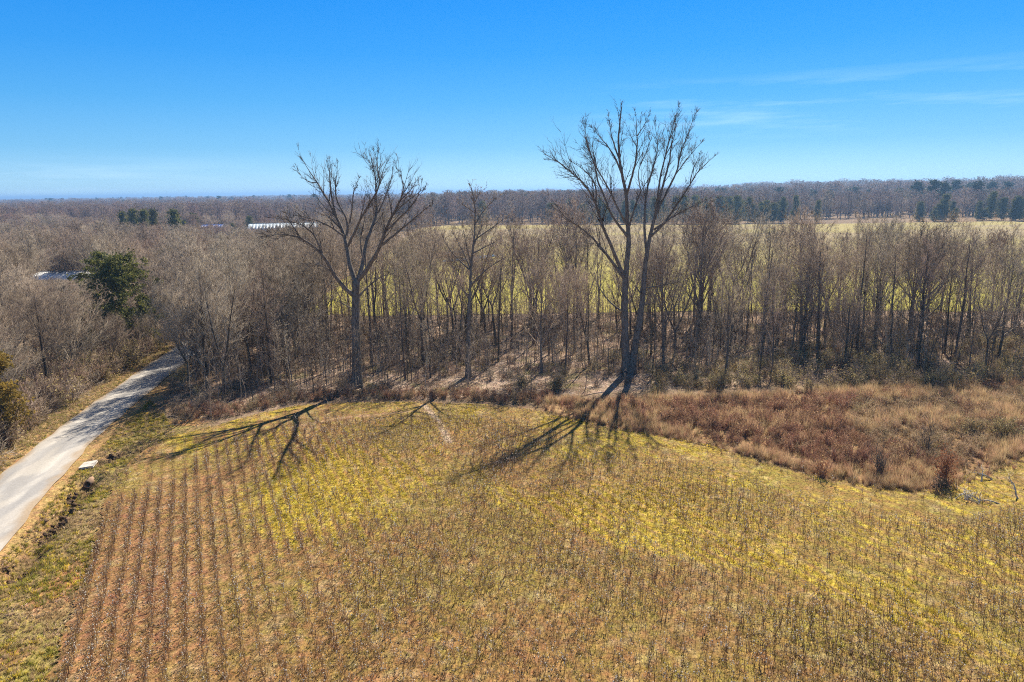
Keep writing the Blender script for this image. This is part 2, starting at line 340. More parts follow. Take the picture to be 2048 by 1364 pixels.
n_lo = fbm(X * .06, Y * .06, 11); n_mid = fbm(X * .35, Y * .35, 12); n_hi = fbm(X * 1.6, Y * 1.6, 13, 2)
tint = np.zeros(X.shape + (3,)) + [0.22, 0.155, 0.10]
tint = lay(tint, sst(n_lo, .4, .62), [0.30, 0.215, 0.14])
tint = lay(tint, sst(n_mid, .5, .7) * .6, [0.27, 0.17, 0.085])
fl = sst(-sdf(X, Y, FLOOR), -0.6, 1.2)
flc = np.zeros_like(tint) + [0.43, 0.31, 0.225]; flc = lay(flc, sst(n_mid, .42, .62), [0.20, 0.135, 0.095]); flc = lay(flc, sst(n_hi, .55, .8) * .7, [0.50, 0.40, 0.33]); flc = lay(flc, sst(fbm(X * .5, Y * .5, 21), .56, .75) * .7, [0.15, 0.14, 0.05])
tint = tint * (1 - fl[..., None]) + flc * fl[..., None]
br = sst(-sdf(X, Y, BRUSH), -0.4, 0.8)
brc = np.zeros_like(tint) + [0.28, 0.17, 0.085]; brc = lay(brc, sst(n_mid, .4, .62), [0.36, 0.235, 0.12]); brc = lay(brc, sst(n_lo, .5, .65) * .5, [0.30, 0.22, 0.11])
tint = tint * (1 - br[..., None]) + brc * br[..., None]
rdist = linedist(X, Y, ROAD_C); right = X > np.interp(Y, ROAD_C[:, 1], ROAD_C[:, 0])
fd = sdf(X, Y, FIELD)
verge = (right & (Y < 60)) * sst(rdist, 11.5, 9.5) * sst(fd, -.3, .3)
vc = np.zeros_like(tint) + [0.30, 0.21, 0.09]; vc = lay(vc, sst(n_mid, .42, .6), [0.30, 0.24, 0.075]); vc = lay(vc, sst(fbm(X * .2, Y * .2, 31), .5, .66) * .5, [0.27, 0.27, 0.06])
vc = lay(vc, sst(fbm(X * .3 + 9, Y * .3, 33), .55, .7) * .7, [0.34, 0.16, 0.08])
vc = lay(vc, sst(np.hypot(X - G(150, 1160)[0], (Y - G(150, 1160)[1]) * .5), 2.2, .6), [0.42, 0.20, 0.10])
tint = tint * (1 - verge[..., None]) + vc * verge[..., None]
sh = sst(rdist, 4.6, 3.4) * (Y < 112)
tint = lay(tint, sh * .85, [0.42, 0.26, 0.11])
tint = lay(tint, np.exp(-(np.minimum(linedist(X, Y, DITCH), linedist(X, Y, DITCH2)) / .6) ** 2) * .9, [0.10, 0.06, 0.038])
tint = lay(tint, sst(n_hi, .6, .85) * .3 * (rdist < 14), [0.5, .38, .2])
g = link('ground', grid_mesh('ground', X, Y, ground_z(X, Y), tint, M_GROUND))
tag(g, 'brown winter ground under the woods, brush and verges, reaching to the horizon', kind='structure')

# --- the cotton field, furrowed
fx = np.arange(-31, 76, 0.2); fy = np.arange(6, 66.5, 0.2); FX, FY = np.meshgrid(fx, fy)
FX = FX + rng.uniform(-.05, .05, FX.shape); FY = FY + rng.uniform(-.05, .05, FY.shape)
fs = sdf(FX, FY, FIELD)
def blobs(x, y, L):
    v = 0
    for (px, py, a, b, ang, w) in L:
        c = G(px, py); dx, dy = x - c[0], y - c[1]; ca, sa = math.cos(rad(ang)), math.sin(rad(ang))
        v = v + w * np.exp(-(((dx * ca + dy * sa) / a) ** 2 + ((-dx * sa + dy * ca) / b) ** 2))
    return v
YEL = [(600, 975, 3.2, 5.5, 10, 1.3), (660, 1010, 3.2, 5.5, 10, 1.3), (760, 960, 4.5, 5.0, 0, 1.15), (1080, 1000, 5.5, 3.0, -20, .8), (1230, 1040, 5, 3, -30, .85), (1380, 1085, 5, 2.6, -35, .85), (1560, 1130, 5, 2.2, -45, .75), (1760, 1210, 5, 1.8, -50, .65), (2000, 1300, 4, 2, -50, .7),
       (1300, 1000, 6, 3, 0, .5), (1180, 900, 7, 3, 0, .5), (1420, 960, 6, 3, -30, .45), (1950, 1130, 4, 3, 0, .6), (480, 880, 5, 3, 20, .55), (300, 1000, 1.2, 4, 20, .3), (240, 1010, .8, 5, 25, .25), (1960, 985, 5, 2.2, 0, .9), (1700, 975, 9, .9, -35, .45), (1600, 1050, 8, 4, -25, .4), (1850, 1080, 8, 4, -25, .35), (900, 850, 14, 2.2, 0, .5), (700, 890, 8, 3, 0, .4)]
RED = [(290, 1000, 2.2, 8, 20, .6), (330, 1150, 4, 8, 20, .9), (250, 1250, 3.5, 5, 20, .9), (430, 1010, 2, 6, 20, .9), (400, 1320, 4, 4, 0, .5), (520, 1130, 2.5, 5, 20, .45), (1960, 1060, 6, 1.8, -25, .8), (1990, 1130, 3, 2, 0, .3), (880, 870, 1.2, 3, 20, .5), (300, 915, 2.5, 2.5, 0, .9)]
def field_masks(x, y, s):
    u = rowu(x, y); fr = 0.5 - 0.5 * np.cos(2 * math.pi * u)            # 0 on the planted row, 1 mid furrow
    along = x * ROWD[0] + y * ROWD[1]
    rowvar = vnoise(np.floor(u) * 3.7, along * .10, 41)
    yel = blobs(x, y, YEL); edge = sst(-s, 6.0, 1.0)
    ye = yel * (0.12 + 1.05 * fr * (0.3 + 1.1 * rowvar)) + 0.5 * edge * sst(y, 44, 54) * sst(fbm(x * .25, y * .25, 44), .35, .6) + (fbm(x * .5, y * .5, 45) - .5) * .9 + (fbm(x * 2.2, y * 2.2, 51) - .5) * .9
    ye = sst(ye, .22, .95)
    re = blobs(x, y, RED) * (0.25 + .75 * fr) * (.5 + rowvar) + (fbm(x * .4, y * .4, 46) - .5) * .5
    re = sst(re, .28, .7)
    gr = sst(fbm(x * .22 + 40, y * .22, 47) + .25 * fr * rowvar, .5, .75)
    return u, fr, ye, re, gr, edge
u_, fr, ye, re, gr, edge = field_masks(FX, FY, fs)
hi = fbm(FX * 1.7, FY * 1.7, 48, 3); lo = fbm(FX * .12, FY * .12, 49)
tf = np.zeros(FX.shape + (3,)) + [0.315, 0.183, 0.068]
tf = lay(tf, sst(lo, .42, .6) * .7, [0.265, 0.155, 0.066])
tf = lay(tf, sst(FX * ROWN[0] + FY * ROWN[1], 14, 30) * .45, [0.32, 0.235, 0.055])
tf = lay(tf, gr * .5, [0.31, 0.26, 0.05])
tf = lay(tf, re * .7, [0.36, 0.19, 0.095])
tf = lay(tf, ye * .85, [0.58, 0.44, 0.06])
tf = lay(tf, sst(hi, .55, .8) * .45, [0.47, 0.36, 0.20])
tf = lay(tf, (1 - fr) ** 1.5 * (.12 + .22 * sst(u_, 20, 9)) * sst(-fs, 1.0, 2.5), [0.15, 0.085, 0.045])
path = np.array([G(848, 812), G(870, 835), G(885, 858), G(898, 885)])
tf = lay(tf, sst(linedist(FX, FY, path) + .3 * (hi - .5), .45, .15) * .8, [0.55, 0.42, 0.32])
path2 = np.array([G(590, 855), G(680, 838), G(780, 828), G(850, 822)])
tf = lay(tf, sst(linedist(FX, FY, path2), .4, .1) * .6, [0.42, 0.27, 0.17])
track = np.array([G(1480, 905), G(1600, 945), G(1660, 962), G(1740, 985), G(1850, 1005), G(1990, 1070), G(2048, 1090)])
tf = lay(tf, sst(linedist(FX, FY, track), .4, .1) * .55, [0.2, 0.13, 0.08])
FZ = 0.01 + np.clip(-fs, 0, .6) * .12 + (0.035 * (1 - fr) - .02) * sst(-fs, 2, 4) + 0.05 * (hi - .5) + .12 * (lo - .5)
field = link('cotton_field', grid_mesh('cotton_field', FX, FY, FZ, tf, M_FIELD, keep=fs < .25 + .5 * (vnoise(FX * .8, FY * .8, 50) - .5)))
tag(field, 'furrowed golden brown cotton field with yellow green weeds between its rows', kind='structure')
def field_z(x, y): return 0.03 + .0 * x

# --- far field beyond the wood
ax_ = axis(-60, 150, 2.0, -62, 570, 1.05); ay_ = axis(78, 200, 2.0, 77, 435, 1.05); AX, AY = np.meshgrid(ax_, ay_)
sfar = sdf(AX, AY, FARF)
tfa = np.zeros(AX.shape + (3,)) + [0.38, 0.335, 0.065]
tfa = lay(tfa, sst(fbm(AX * .03, AY * .05, 61), .4, .62) * .6, [0.38, 0.31, 0.10])
tfa = lay(tfa, sst(AY + 60 * (fbm(AX * .02, AY * .03, 62) - .5), 165, 290), [0.36, 0.285, 0.155])
tfa = lay(tfa, sst(fbm(AX * .012, AY * .06, 63), .55, .7) * .5, [0.44, 0.38, 0.10])
ff = link('far_field', grid_mesh('far_field', AX, AY, np.zeros_like(AX) + .02 + .1 * (fbm(AX * .1, AY * .1, 64) - .5), tfa, M_GROUND, keep=sfar < 1.0))
tag(ff, 'wide yellow green winter field beyond the wood, fading to tan at its far end', kind='structure')

# --- gravel road
M_ROAD = bpy.data.materials.new('pale_gravel'); M_ROAD.use_nodes = True
N, L = M_ROAD.node_tree.nodes, M_ROAD.node_tree.links; b = N['Principled BSDF']; b.inputs['Roughness'].default_value = 0.9
a = N.new('ShaderNodeAttribute'); a.attribute_name = 'tint'; t = N.new('ShaderNodeTexCoord')
n1 = N.new('ShaderNodeTexNoise'); n1.inputs['Scale'].default_value = 9; n1.inputs['Detail'].default_value = 6; n1.inputs['Roughness'].default_value = .7; L.new(t.outputs['Object'], n1.inputs['Vector'])
mr = N.new('ShaderNodeMapRange'); mr.inputs[1].default_value = .3; mr.inputs[2].default_value = .7; mr.inputs[3].default_value = .8; mr.inputs[4].default_value = 1.15; L.new(n1.outputs[0], mr.inputs[0])
hs = N.new('ShaderNodeHueSaturation'); L.new(a.outputs['Color'], hs.inputs['Color']); L.new(mr.outputs[0], hs.inputs['Value']); L.new(hs.outputs[0], b.inputs['Base Color'])
bp = N.new('ShaderNodeBump'); bp.inputs['Strength'].default_value = .5; bp.inputs['Distance'].default_value = .02; L.new(n1.outputs[0], bp.inputs['Height']); L.new(bp.outputs[0], b.inputs['Normal'])
def resample(P, step):
    s = np.concatenate([[0], np.cumsum(np.hypot(*np.diff(P, axis=0).T))]); q = np.arange(0, s[-1], step)
    x = np.interp(q, s, P[:, 0]); y = np.interp(q, s, P[:, 1]); k = np.ones(15) / 15
    xp = np.pad(x, 7, mode='reflect', reflect_type='odd'); yp = np.pad(y, 7, mode='reflect', reflect_type='odd')
    return np.stack([np.convolve(xp, k, 'valid'), np.convolve(yp, k, 'valid')], -1), q
rc, rq = resample(ROAD_C, 0.5)
rt = nrm(np.gradient(rc, axis=0)); rn = np.stack([rt[:, 1], -rt[:, 0]], -1)
wv = np.linspace(-1, 1, 23)
hw = 2.15 + .45 * sst(rc[:, 1], 52, 36)
jit = np.stack([(vnoise(rq * .5, rq * 0, 71) - .5) * .3, (vnoise(rq * .5, rq * 0 + 5, 72) - .5) * .3], -1)
off = wv[None] * hw[:, None]; off[:, 0] += jit[:, 0]; off[:, 1] += jit[:, 0] * .8; off[:, -1] += jit[:, 1]; off[:, -2] += jit[:, 1] * .8
RX = rc[:, :1] + rn[:, :1] * off; RY = rc[:, 1:] + rn[:, 1:] * off
rut = np.exp(-((np.abs(off) - .85) / .32) ** 2)
RZ = 0.05 - .05 * rut - .05 * np.clip(np.abs(wv)[None] - .85, 0, 1) * 6.5 + .02 * fbm(RX, RY, 73)
tr = np.zeros(RX.shape + (3,)) + [0.48, 0.44, 0.39]
tr = lay(tr, rut * .55 * sst(fbm(RX * .6, RY * .25, 74), .3, .6), [0.60, .57, .52]); tr = lay(tr, np.exp(-(off / .35) ** 2) * .35, [.42, .39, .33])
tr = lay(tr, np.exp(-((off + 1.5) / .35) ** 2) * .75 * sst(fbm(RX * .5, RY * .12, 78), .3, .55), [.24, .23, .225]); tr = lay(tr, np.exp(-((off - .15) / .3) ** 2) * .5 * sst(fbm(RX * .7, RY * .15, 79), .4, .6), [.30, .275, .25])
tr = lay(tr, sst(fbm(RX * .9, RY * .22, 75), .46, .66) * .7, [.30, .29, .285]); tr = lay(tr, sst(np.abs(wv)[None] + 0 * off + .6 * (fbm(RX * .8, RY * .8, 76) - .5),   .72, 1.0) * .85, [.36, .26, .16])
road = link('gravel_road', grid_mesh('gravel_road', RX, RY, RZ, tr, M_ROAD)); tag(road, 'pale grey gravel road curving from the lower left up into the woods', kind='structure')
# ------------------------------------------------------------------ scatter: one object, many small plants (stuff)
def scatter(name, P, rot, scl, pick, protos, label):
    n = len(P); me = bpy.data.meshes.new(name); me.vertices.add(n)
    me.vertices.foreach_set('co', np.asarray(P, np.float32).ravel())
    a = me.attributes.new('rot', 'FLOAT_VECTOR', 'POINT'); a.data.foreach_set('vector', np.asarray(rot, np.float32).ravel())
    a = me.attributes.new('scl', 'FLOAT_VECTOR', 'POINT'); scl = np.asarray(scl, np.float32); scl = np.repeat(scl[:, None], 3, 1) if scl.ndim == 1 else scl; a.data.foreach_set('vector', np.ascontiguousarray(scl).ravel())
    a = me.attributes.new('pick', 'INT', 'POINT'); a.data.foreach_set('value', np.asarray(pick, np.int32))
    c = bpy.data.collections.new(name + '_forms')
    for i, m in enumerate(protos):
        c.objects.link(bpy.data.objects.new('%s_form_%03d' % (name, i), m))
    ng = bpy.data.node_groups.new(name, 'GeometryNodeTree')
    ng.interface.new_socket('Geometry', in_out='INPUT', socket_type='NodeSocketGeometry'); ng.interface.new_socket('Geometry', in_out='OUTPUT', socket_type='NodeSocketGeometry')
    N, L = ng.nodes, ng.links
    gi = N.new('NodeGroupInput'); go = N.new('NodeGroupOutput'); ip = N.new('GeometryNodeInstanceOnPoints'); ci = N.new('GeometryNodeCollectionInfo')
    ci.inputs['Collection'].default_value = c; ci.inputs['Separate Children'].default_value = True; ci.inputs['Reset Children'].default_value = True
    def attr(nm, dt):
        x = N.new('GeometryNodeInputNamedAttribute'); x.data_type = dt; x.inputs['Name'].default_value = nm; return x.outputs['Attribute']
    L.new(gi.outputs[0], ip.inputs['Points']); L.new(ci.outputs[0], ip.inputs['Instance']); ip.inputs['Pick Instance'].default_value = True
    L.new(attr('pick', 'INT'), ip.inputs['Instance Index']); L.new(attr('rot', 'FLOAT_VECTOR'), ip.inputs['Rotation']); L.new(attr('scl', 'FLOAT_VECTOR'), ip.inputs['Scale'])
    L.new(ip.outputs[0], go.inputs[0])
    o = link(name, me); md = o.modifiers.new('scatter', 'NODES'); md.node_group = ng
    tag(o, label, kind='stuff'); return o
def rots(n, tilt=0.15):
    return np.stack([rng.normal(0, tilt, n), rng.normal(0, tilt, n), rng.uniform(0, 6.283, n)], -1)

# ------------------------------------------------------------------ bare trees
def kids(P0, PM, P1, L, n, tmin, amin, amax, tmax=1.0):
    """start points, directions and parameter of n children on each bent branch"""
    m = len(P0); t = rng.uniform(tmin, tmax, (m, n)); i = np.repeat(np.arange(m), n); t = t.ravel()
    lo = t < .5; a = np.where(lo, t / .5, (t - .5) / .5)[:, None]
    p = np.where(lo[:, None], P0[i] + (PM[i] - P0[i]) * a, PM[i] + (P1[i] - PM[i]) * a)
    d = nrm(np.where(lo[:, None], PM[i] - P0[i], P1[i] - PM[i]))
    q = nrm(np.cross(d, rng.normal(size=d.shape))); an = rng.uniform(amin, amax, len(i))[:, None]
    return p, d * np.cos(an) + q * np.sin(an), t, L[i]
def bend(B, P, D, L, r, up, wob=.18, mat=0):
    D = nrm(D); PM = P + D * (L * .5)[:, None]
    D2 = nrm(D + np.array([0, 0, 1.0]) * up + rng.normal(size=D.shape) * wob); P1 = PM + D2 * (L * .5)[:, None]
    B.bends(P, PM, P1, r, mat); return P, PM, P1
def twigs(B, P0, PM, P1, L, n, tw, lf, levels=2, up=.25, mat=0, amin=.35, amax=.9, wob=.2):
    """fill branches with finer wood, the last level as slender spikes"""
    cur = (P0, PM, P1); cl = L
    for k in range(levels - 1):
        p, d, t, pl = kids(*cur, cl, n[k], .18, amin, amax); l = pl * lf * rng.uniform(.55, 1.15, len(pl)) * (1.15 - .5 * t)
        cur = bend(B, p, d, l, np.maximum(tw * 1.25, l * .0075), up, wob, mat); cl = l
    p, d, t, pl = kids(*cur, cl, n[-1], .12, amin, amax); l = np.clip(pl * lf * rng.uniform(.6, 1.3, len(pl)), .15, 1.1)
    B.spikes(p, p + nrm(d + np.array([0, 0, up])) * l[:, None], tw, mat)
def tree_form(H, rb, cs, spread, n1, n2, n3, n4, tw, fork=0.0, up=.3, ang=(.5, .85), lean=.03, low=0):
    """trunk builder and crown builder of one leafless tree standing at the origin"""
    T, C = MB(), MB(); stems = []
    n = 9; z = np.linspace(0, 1, n); wob = np.cumsum(rng.normal(0, lean, (n, 2)), 0) * H / n * 1.2; wob -= wob[0]
    main = np.stack([wob[:, 0], wob[:, 1], z * H], -1); rr = rb * (1 - z) ** .75 + .02; rr[0] *= 1.25
    if fork > 0:
        k = max(2, int(fork * n)); T.tube(main[:k + 1], rr[:k + 1], 7, 0)
        for sg in (-1, 1):
            a = rng.uniform(0, 3.14) if sg < 0 else a
            q = main[k:].copy(); t = np.linspace(0, 1, len(q)); q[:, 0] += sg * math.cos(a) * t ** .8 * H * .16 * spread; q[:, 1] += sg * math.sin(a) * t ** .8 * H * .16 * spread
            q[:, 2] -= (t * H * rng.uniform(0, .1)); T.tube(q, rr[k:] * .8, 6, 0); stems.append((q, rr[k:] * .8, cs, .75))
        stems.append((main[:k + 1], rr[:k + 1], max(cs, .4) if cs < fork else 1.1, .8))
    else:
        T.tube(main, rr, 7, 0); stems.append((main, rr, cs, 1.0))
    PP, DD, LL, RR = [], [], [], []
    for q, r, c, f in stems:
        m = int(n1 * (f if fork > 0 else 1)); h0 = q[0, 2] / H; ts = np.sort(rng.uniform(0, 1, m)); az = np.arange(m) * 2.4 + rng.uniform(0, 6)
        lo = max(0, (c - h0) / max((q[-1, 2] / H - h0), .01)) if fork > 0 and len(stems) > 1 else c
        if lo >= 1: continue
        t = lo + (0.985 - lo) * ts; s = np.linspace(0, 1, len(q))
        p = np.stack([np.interp(t, s, q[:, k]) for k in range(3)], -1); hz = p[:, 2] / H
        l = H * spread * (.40 * (1 - hz) + .10) * rng.uniform(.7, 1.2, m) * np.where(hz < cs + .12, .8, 1)
        an = rng.uniform(ang[0], ang[1], m) * (1.12 - .35 * hz)
        PP.append(p); DD.append(np.stack([np.cos(az) * np.sin(an), np.sin(az) * np.sin(an), np.cos(an)], -1)); LL.append(l); RR.append(np.maximum(.016, np.interp(t, s, r) * .5))
    P, D, Ln, R = map(np.concatenate, (PP, DD, LL, RR))
    b = bend(C, P, D, Ln, R, up, .15)
    p, d, t, pl = kids(*b, Ln, n2, .2, .3, .8); l = pl * .5 * rng.uniform(.6, 1.2, len(pl)) * (1.2 - .55 * t); b2 = bend(C, p, d, l, np.maximum(.010, l * .011), up, .2)
    p, d, t, pl = kids(*b2, l, n3, .15, .3, .85); l3 = np.clip(pl * .55 * rng.uniform(.6, 1.2, len(pl)), .25, 2); b3 = bend(C, p, d, l3, tw * .75, up * .8, .25)
    p, d, t, pl = kids(*b3, l3, n4, .1, .3, .9); l4 = np.clip(pl * .7 * rng.uniform(.5, 1.2, len(pl)), .2, 1.2); C.spikes(p, p + nrm(d + [0, 0, up * .6]) * l4[:, None], tw)
    if low:
        m = low; zz = rng.uniform(.1, cs, m); p = np.stack([np.interp(zz, z, main[:, k]) for k in range(3)], -1); az = rng.uniform(0, 6.28, m)
        d = np.stack([np.cos(az), np.sin(az), rng.uniform(-.2, .6, m)], -1); l = rng.uniform(.5, 2.2, m); bb = bend(C, p, d, l, .018, .1); twigs(C, *bb, l, [3, 3], tw, .5)
    return T, C
FORMS = []
def form(kind, tm, cm, **k):
    T, C = tree_form(**k); FORMS.append(dict(kind=kind, H=k['H'], trunk=T.mesh('trunk', tm, True), crown=C.mesh('crown', cm)))
for i in range(4): form('slim', M_BARK, M_TWIG, H=15, rb=.13, cs=rng.uniform(.28, .42), spread=1.15, n1=19, n2=5, n3=4, n4=4, tw=.017, low=8, ang=(.3, .62))
for i in range(3): form('forked', M_BARK, (M_TWIG, M_TWIGG, M_TWIG)[i], H=15, rb=.17, cs=.32, spread=1.35, n1=19, n2=5, n3=4, n4=4, tw=.017, fork=rng.uniform(.2, .36), low=5, ang=(.3, .65))
for i in range(3): form('broad', M_BARKG if i == 1 else M_BARK, (M_TWIGG, M_TWIG, M_TWIG)[i], H=13, rb=.17, cs=.2, spread=1.55, n1=26, n2=7, n3=6, n4=5, tw=.018, ang=(.4, .8), low=4)
for i in range(2): form('reddish', M_BARK, M_TWIGM, H=15, rb=.14, cs=.3, spread=1.2, n1=26, n2=7, n3=6, n4=5, tw=.018, up=.5, low=4, ang=(.3, .65))
for i in range(3): form('bushy', M_BARK, (M_TWIGG, M_TWIG, M_TWIGG)[i], H=10, rb=.12, cs=.1, spread=1.35, n1=32, n2=7, n3=6, n4=5, tw=.017, fork=.2 if i else 0, ang=(.4, .85))
def joined(T, C, mats, name):
    B = MB(); B.v = T.v + C.v; o = T.n
    B.f3 = T.f3 + [f + o for f in C.f3]; B.f4 = T.f4 + [f + o for f in C.f4]; B.m3 = T.m3 + [m + 1 for m in C.m3]; B.m4 = T.m4 + [m + 1 for m in C.m4]; B.n = T.n + C.n
    return B.mesh(name, mats)
# simpler forms for the far woods
FAR = []
for i in range(5):
    FAR.append(joined(*tree_form(H=14, rb=.2, cs=.06, spread=1.15, n1=22, n2=5, n3=5, n4=4, tw=.05, up=.35, ang=(.5, .95)), [M_BARK, (M_FTWIG, M_FTWIGR, M_FTWIG, M_TWIG, M_FTWIGR)[i]], 'bare_tree_form'))

NEARW = []
for i in range(5):
    NEARW.append(joined(*tree_form(H=12, rb=.17, cs=.15, spread=1.3, n1=22, n2=6, n3=5, n4=4, tw=.03, up=.3, ang=(.4, .85), fork=.25 if i % 2 else 0), [M_BARK, (M_TWIG, M_TWIGM, M_TWIG, M_TWIGG, M_TWIG)[i]], 'bare_tree_form'))

# --- where the three giants stand: main limbs follow the photograph, on real depth
def giant(base_px, conv, stems, limbs, rbase, name, label, barkm, twm, depth=.5, nside=9, group=None):
    b = G(*base_px); Yb = b[1]; root = empty(name, (b[0], b[1], -.05)); O = np.array([b[0], b[1], 0])
    known = []                                     # (px,py,Y,radius)
    def nearest(q):
        K = np.array([k[:4] for k in known]); i = np.argmin(np.hypot(K[:, 0] - q[0], K[:, 1] - q[1])); return K[i]
    def line3(px, Y0, dy):
        px = np.array([conv(*p) for p in px]); s = np.concatenate([[0], np.cumsum(np.hypot(*np.diff(px, axis=0).T))]); t = s / s[-1]
        n = max(6, int(s[-1] / 9)); q = np.linspace(0, 1, n)
        k = np.stack([np.interp(q, t, px[:, 0]), np.interp(q, t, px[:, 1])], -1)
        for _ in range(4): k[1:-1] = .25 * k[:-2] + .5 * k[1:-1] + .25 * k[2:]
        k[1:-1] += rng.normal(0, .28, k[1:-1].shape)
        return k, q, [atY(*p, Y0 + dy * tt) for p, tt in zip(k, q)]
    L_of = lambda P: np.linalg.norm(np.diff(P, axis=0), axis=1).sum()
    def clothe(P, q, R, L):                       # secondary boughs, side branches and twigs along a limb
        def on(t):
            p = np.stack([np.interp(t, q, P[:, j]) for j in range(3)], -1); d = nrm(np.stack([np.interp(t, q, np.gradient(P[:, j])) for j in range(3)], -1))
            return p, d, nrm(np.cross(d, rng.normal(size=d.shape)))
        m = max(2, int(L * .5)); t = rng.uniform(.25, .88, m); p, d, qn = on(t); a = rng.uniform(.3, .7, m)[:, None]
        l = np.clip(L * .42 * (1.15 - .75 * t) * rng.uniform(.6, 1.2, m), 1.2, 5.5)
        b1 = bend(CR_, p - O, d * np.cos(a) + qn * np.sin(a) + [0, 0, .25], l, np.clip(np.interp(t, q, R) * .55, .018, .06), .25, .12); stash.append((*b1, l))
        m = max(5, int(L * 2.0)); t = rng.uniform(.22, 1, m) ** .8; p, d, qn = on(t); a = rng.uniform(.25, .75, m)[:, None]
        l = np.clip(L * .33 * (1.12 - .80 * t) * rng.uniform(.3, 1.25, m), .4, 3.2)
        b1 = bend(CR_, p - O, nrm(d * np.cos(a) + qn * np.sin(a) + [0, 0, .22]), l, np.clip(l * .0105, .011, .042), .15, .12); stash.append((*b1, l))
        e = np.repeat(P[-1:], 2, 0); de = nrm(np.repeat(nrm(P[-1] - P[-3])[None], 2, 0) + rng.normal(0, .2, (2, 3))); le = rng.uniform(.4, .7, 2); stash.append((*bend(CR_, e - O, de, le, .014, .1, .1), le))
    CR_, stash, tops = MB(), [], []
    tb = MB()
    for px, r1, r2, dy in stems:
        k, q, P = line3(px, Yb, dy); P = np.array(P); R = r1 + (r2 - r1) * q ** .8; R = R * (1 + .55 * np.exp(-np.maximum(P[:, 2], 0) / .9))
        P[0, 2] = min(P[0, 2], -.15)
        tb.tube(P - O, R, nside + 3)
        if r2 < .1: k0 = int(len(P) * .55); tops.append((P[k0:], np.linspace(0, 1, len(P) - k0), R[k0:]))
        known += [(a[0], a[1], p[1], r) for a, p, r in zip(k, P, R)]
    link('trunk', tb.mesh('trunk', barkm, True), root)
    for px, rk in limbs:
        st = nearest(conv(*px[0])); px = [px[0]] + px[1:]
        s = np.array([conv(*p) for p in px]); ln = np.hypot(*np.diff(s, axis=0).T).sum()
        dy = rng.uniform(-1, 1) * depth * ln / FPX * Yb
        k, q, P = line3(px, st[2], dy); k, q, P = k[:-1], q[:-1] / q[-2], np.array(P[:-1])
        r1 = min(st[3] * .68, rk * .9); R = r1 * (1 - q) ** .9 + .014
        lb = MB(); lb.tube(P - O, R, 7); link('limb', lb.mesh('limb', barkm, True), root)
        known += [(a[0], a[1], p[1], r) for a, p, r in zip(k[2:], P[2:], R[2:])]
        clothe(P, q, R, L_of(P))
    for P, q, R in tops: clothe(P, q, R, min(L_of(P), 9.0))
    P0, PM, P1, l = [np.concatenate([s_[i] for s_ in stash]) for i in range(4)]
    twigs(CR_, P0, PM, P1, l, [5, 4], .0155, .5, 2, .2, amin=.3, amax=.85, wob=.1)
    link('crown', CR_.mesh('crown', twm), root)
    tag(root, label, 'tree', group); return root
M_GTW = mat('giant_twig', (0.075, 0.056, 0.044), (0.16, 0.125, 0.10), 1.5, 0.85, 2)
cA = lambda x, y: (520 + x / 2.6225, 280 + y / 2.6225)
giant((714, 772), cA, [([(507, 1292), (506, 1180), (505, 1040), (500, 930), (500, 850), (507, 740)], .52, .36, .2)],
  [([(492, 815), (420, 755), (375, 680), (325, 590), (255, 535), (190, 497), (80, 490), (5, 505)], .24),
   ([(325, 590), (300, 520), (270, 470), (200, 430), (100, 410), (40, 400)], .15), ([(255, 460), (310, 415), (200, 395), (110, 375)], .08),
   ([(503, 745), (470, 650), (455, 560), (450, 510), (400, 400), (360, 320), (300, 220), (250, 150), (215, 85)], .30),
   ([(450, 510), (400, 470), (330, 430), (250, 400), (170, 390)], .13), ([(400, 400), (375, 300), (365, 200), (360, 90)], .11),
   ([(455, 560), (490, 500), (530, 400), (590, 310), (640, 210), (610, 150), (620, 50)], .16), ([(453, 500), (470, 430), (430, 370), (390, 290), (400, 190), (410, 100)], .14),
   ([(470, 430), (490, 330), (480, 280), (520, 190)], .10),
   ([(510, 742), (540, 650), (550, 560), (580, 470), (620, 380), (605, 280), (610, 200), (590, 130), (545, 70)], .24), ([(620, 380), (660, 290), (690, 200), (705, 110)], .12),
   ([(512, 738), (580, 650), (610, 590), (640, 540), (650, 480), (690, 400), (740, 310), (760, 230), (720, 150)], .26), ([(640, 545), (700, 500), (760, 450), (840, 380), (920, 320)], .14),
   ([(655, 480), (720, 420), (790, 350), (840, 280), (850, 200)], .12), ([(700, 385), (790, 300), (880, 240)], .09), ([(520, 815), (580, 750), (640, 705), (700, 700)], .10),
   ([(490, 885), (420, 845), (360, 830)], .07), ([(495, 1040), (430, 1045)], .07), ([(545, 640), (520, 540), (545, 440), (555, 360)], .09), ([(420, 755), (390, 690), (300, 640), (220, 650)], .09),
   ([(300, 220), (250, 235), (215, 180), (175, 140)], .06), ([(740, 310), (800, 260), (830, 190)], .06)],
  .5, 'bare_tree', 'tall spreading bare tree with one low-forking trunk, nearer the gravel road than the other giant', M_BARKG, M_GTW)
cB = lambda x, y: (1040 + x / 2.236, 190 + y / 2.236)
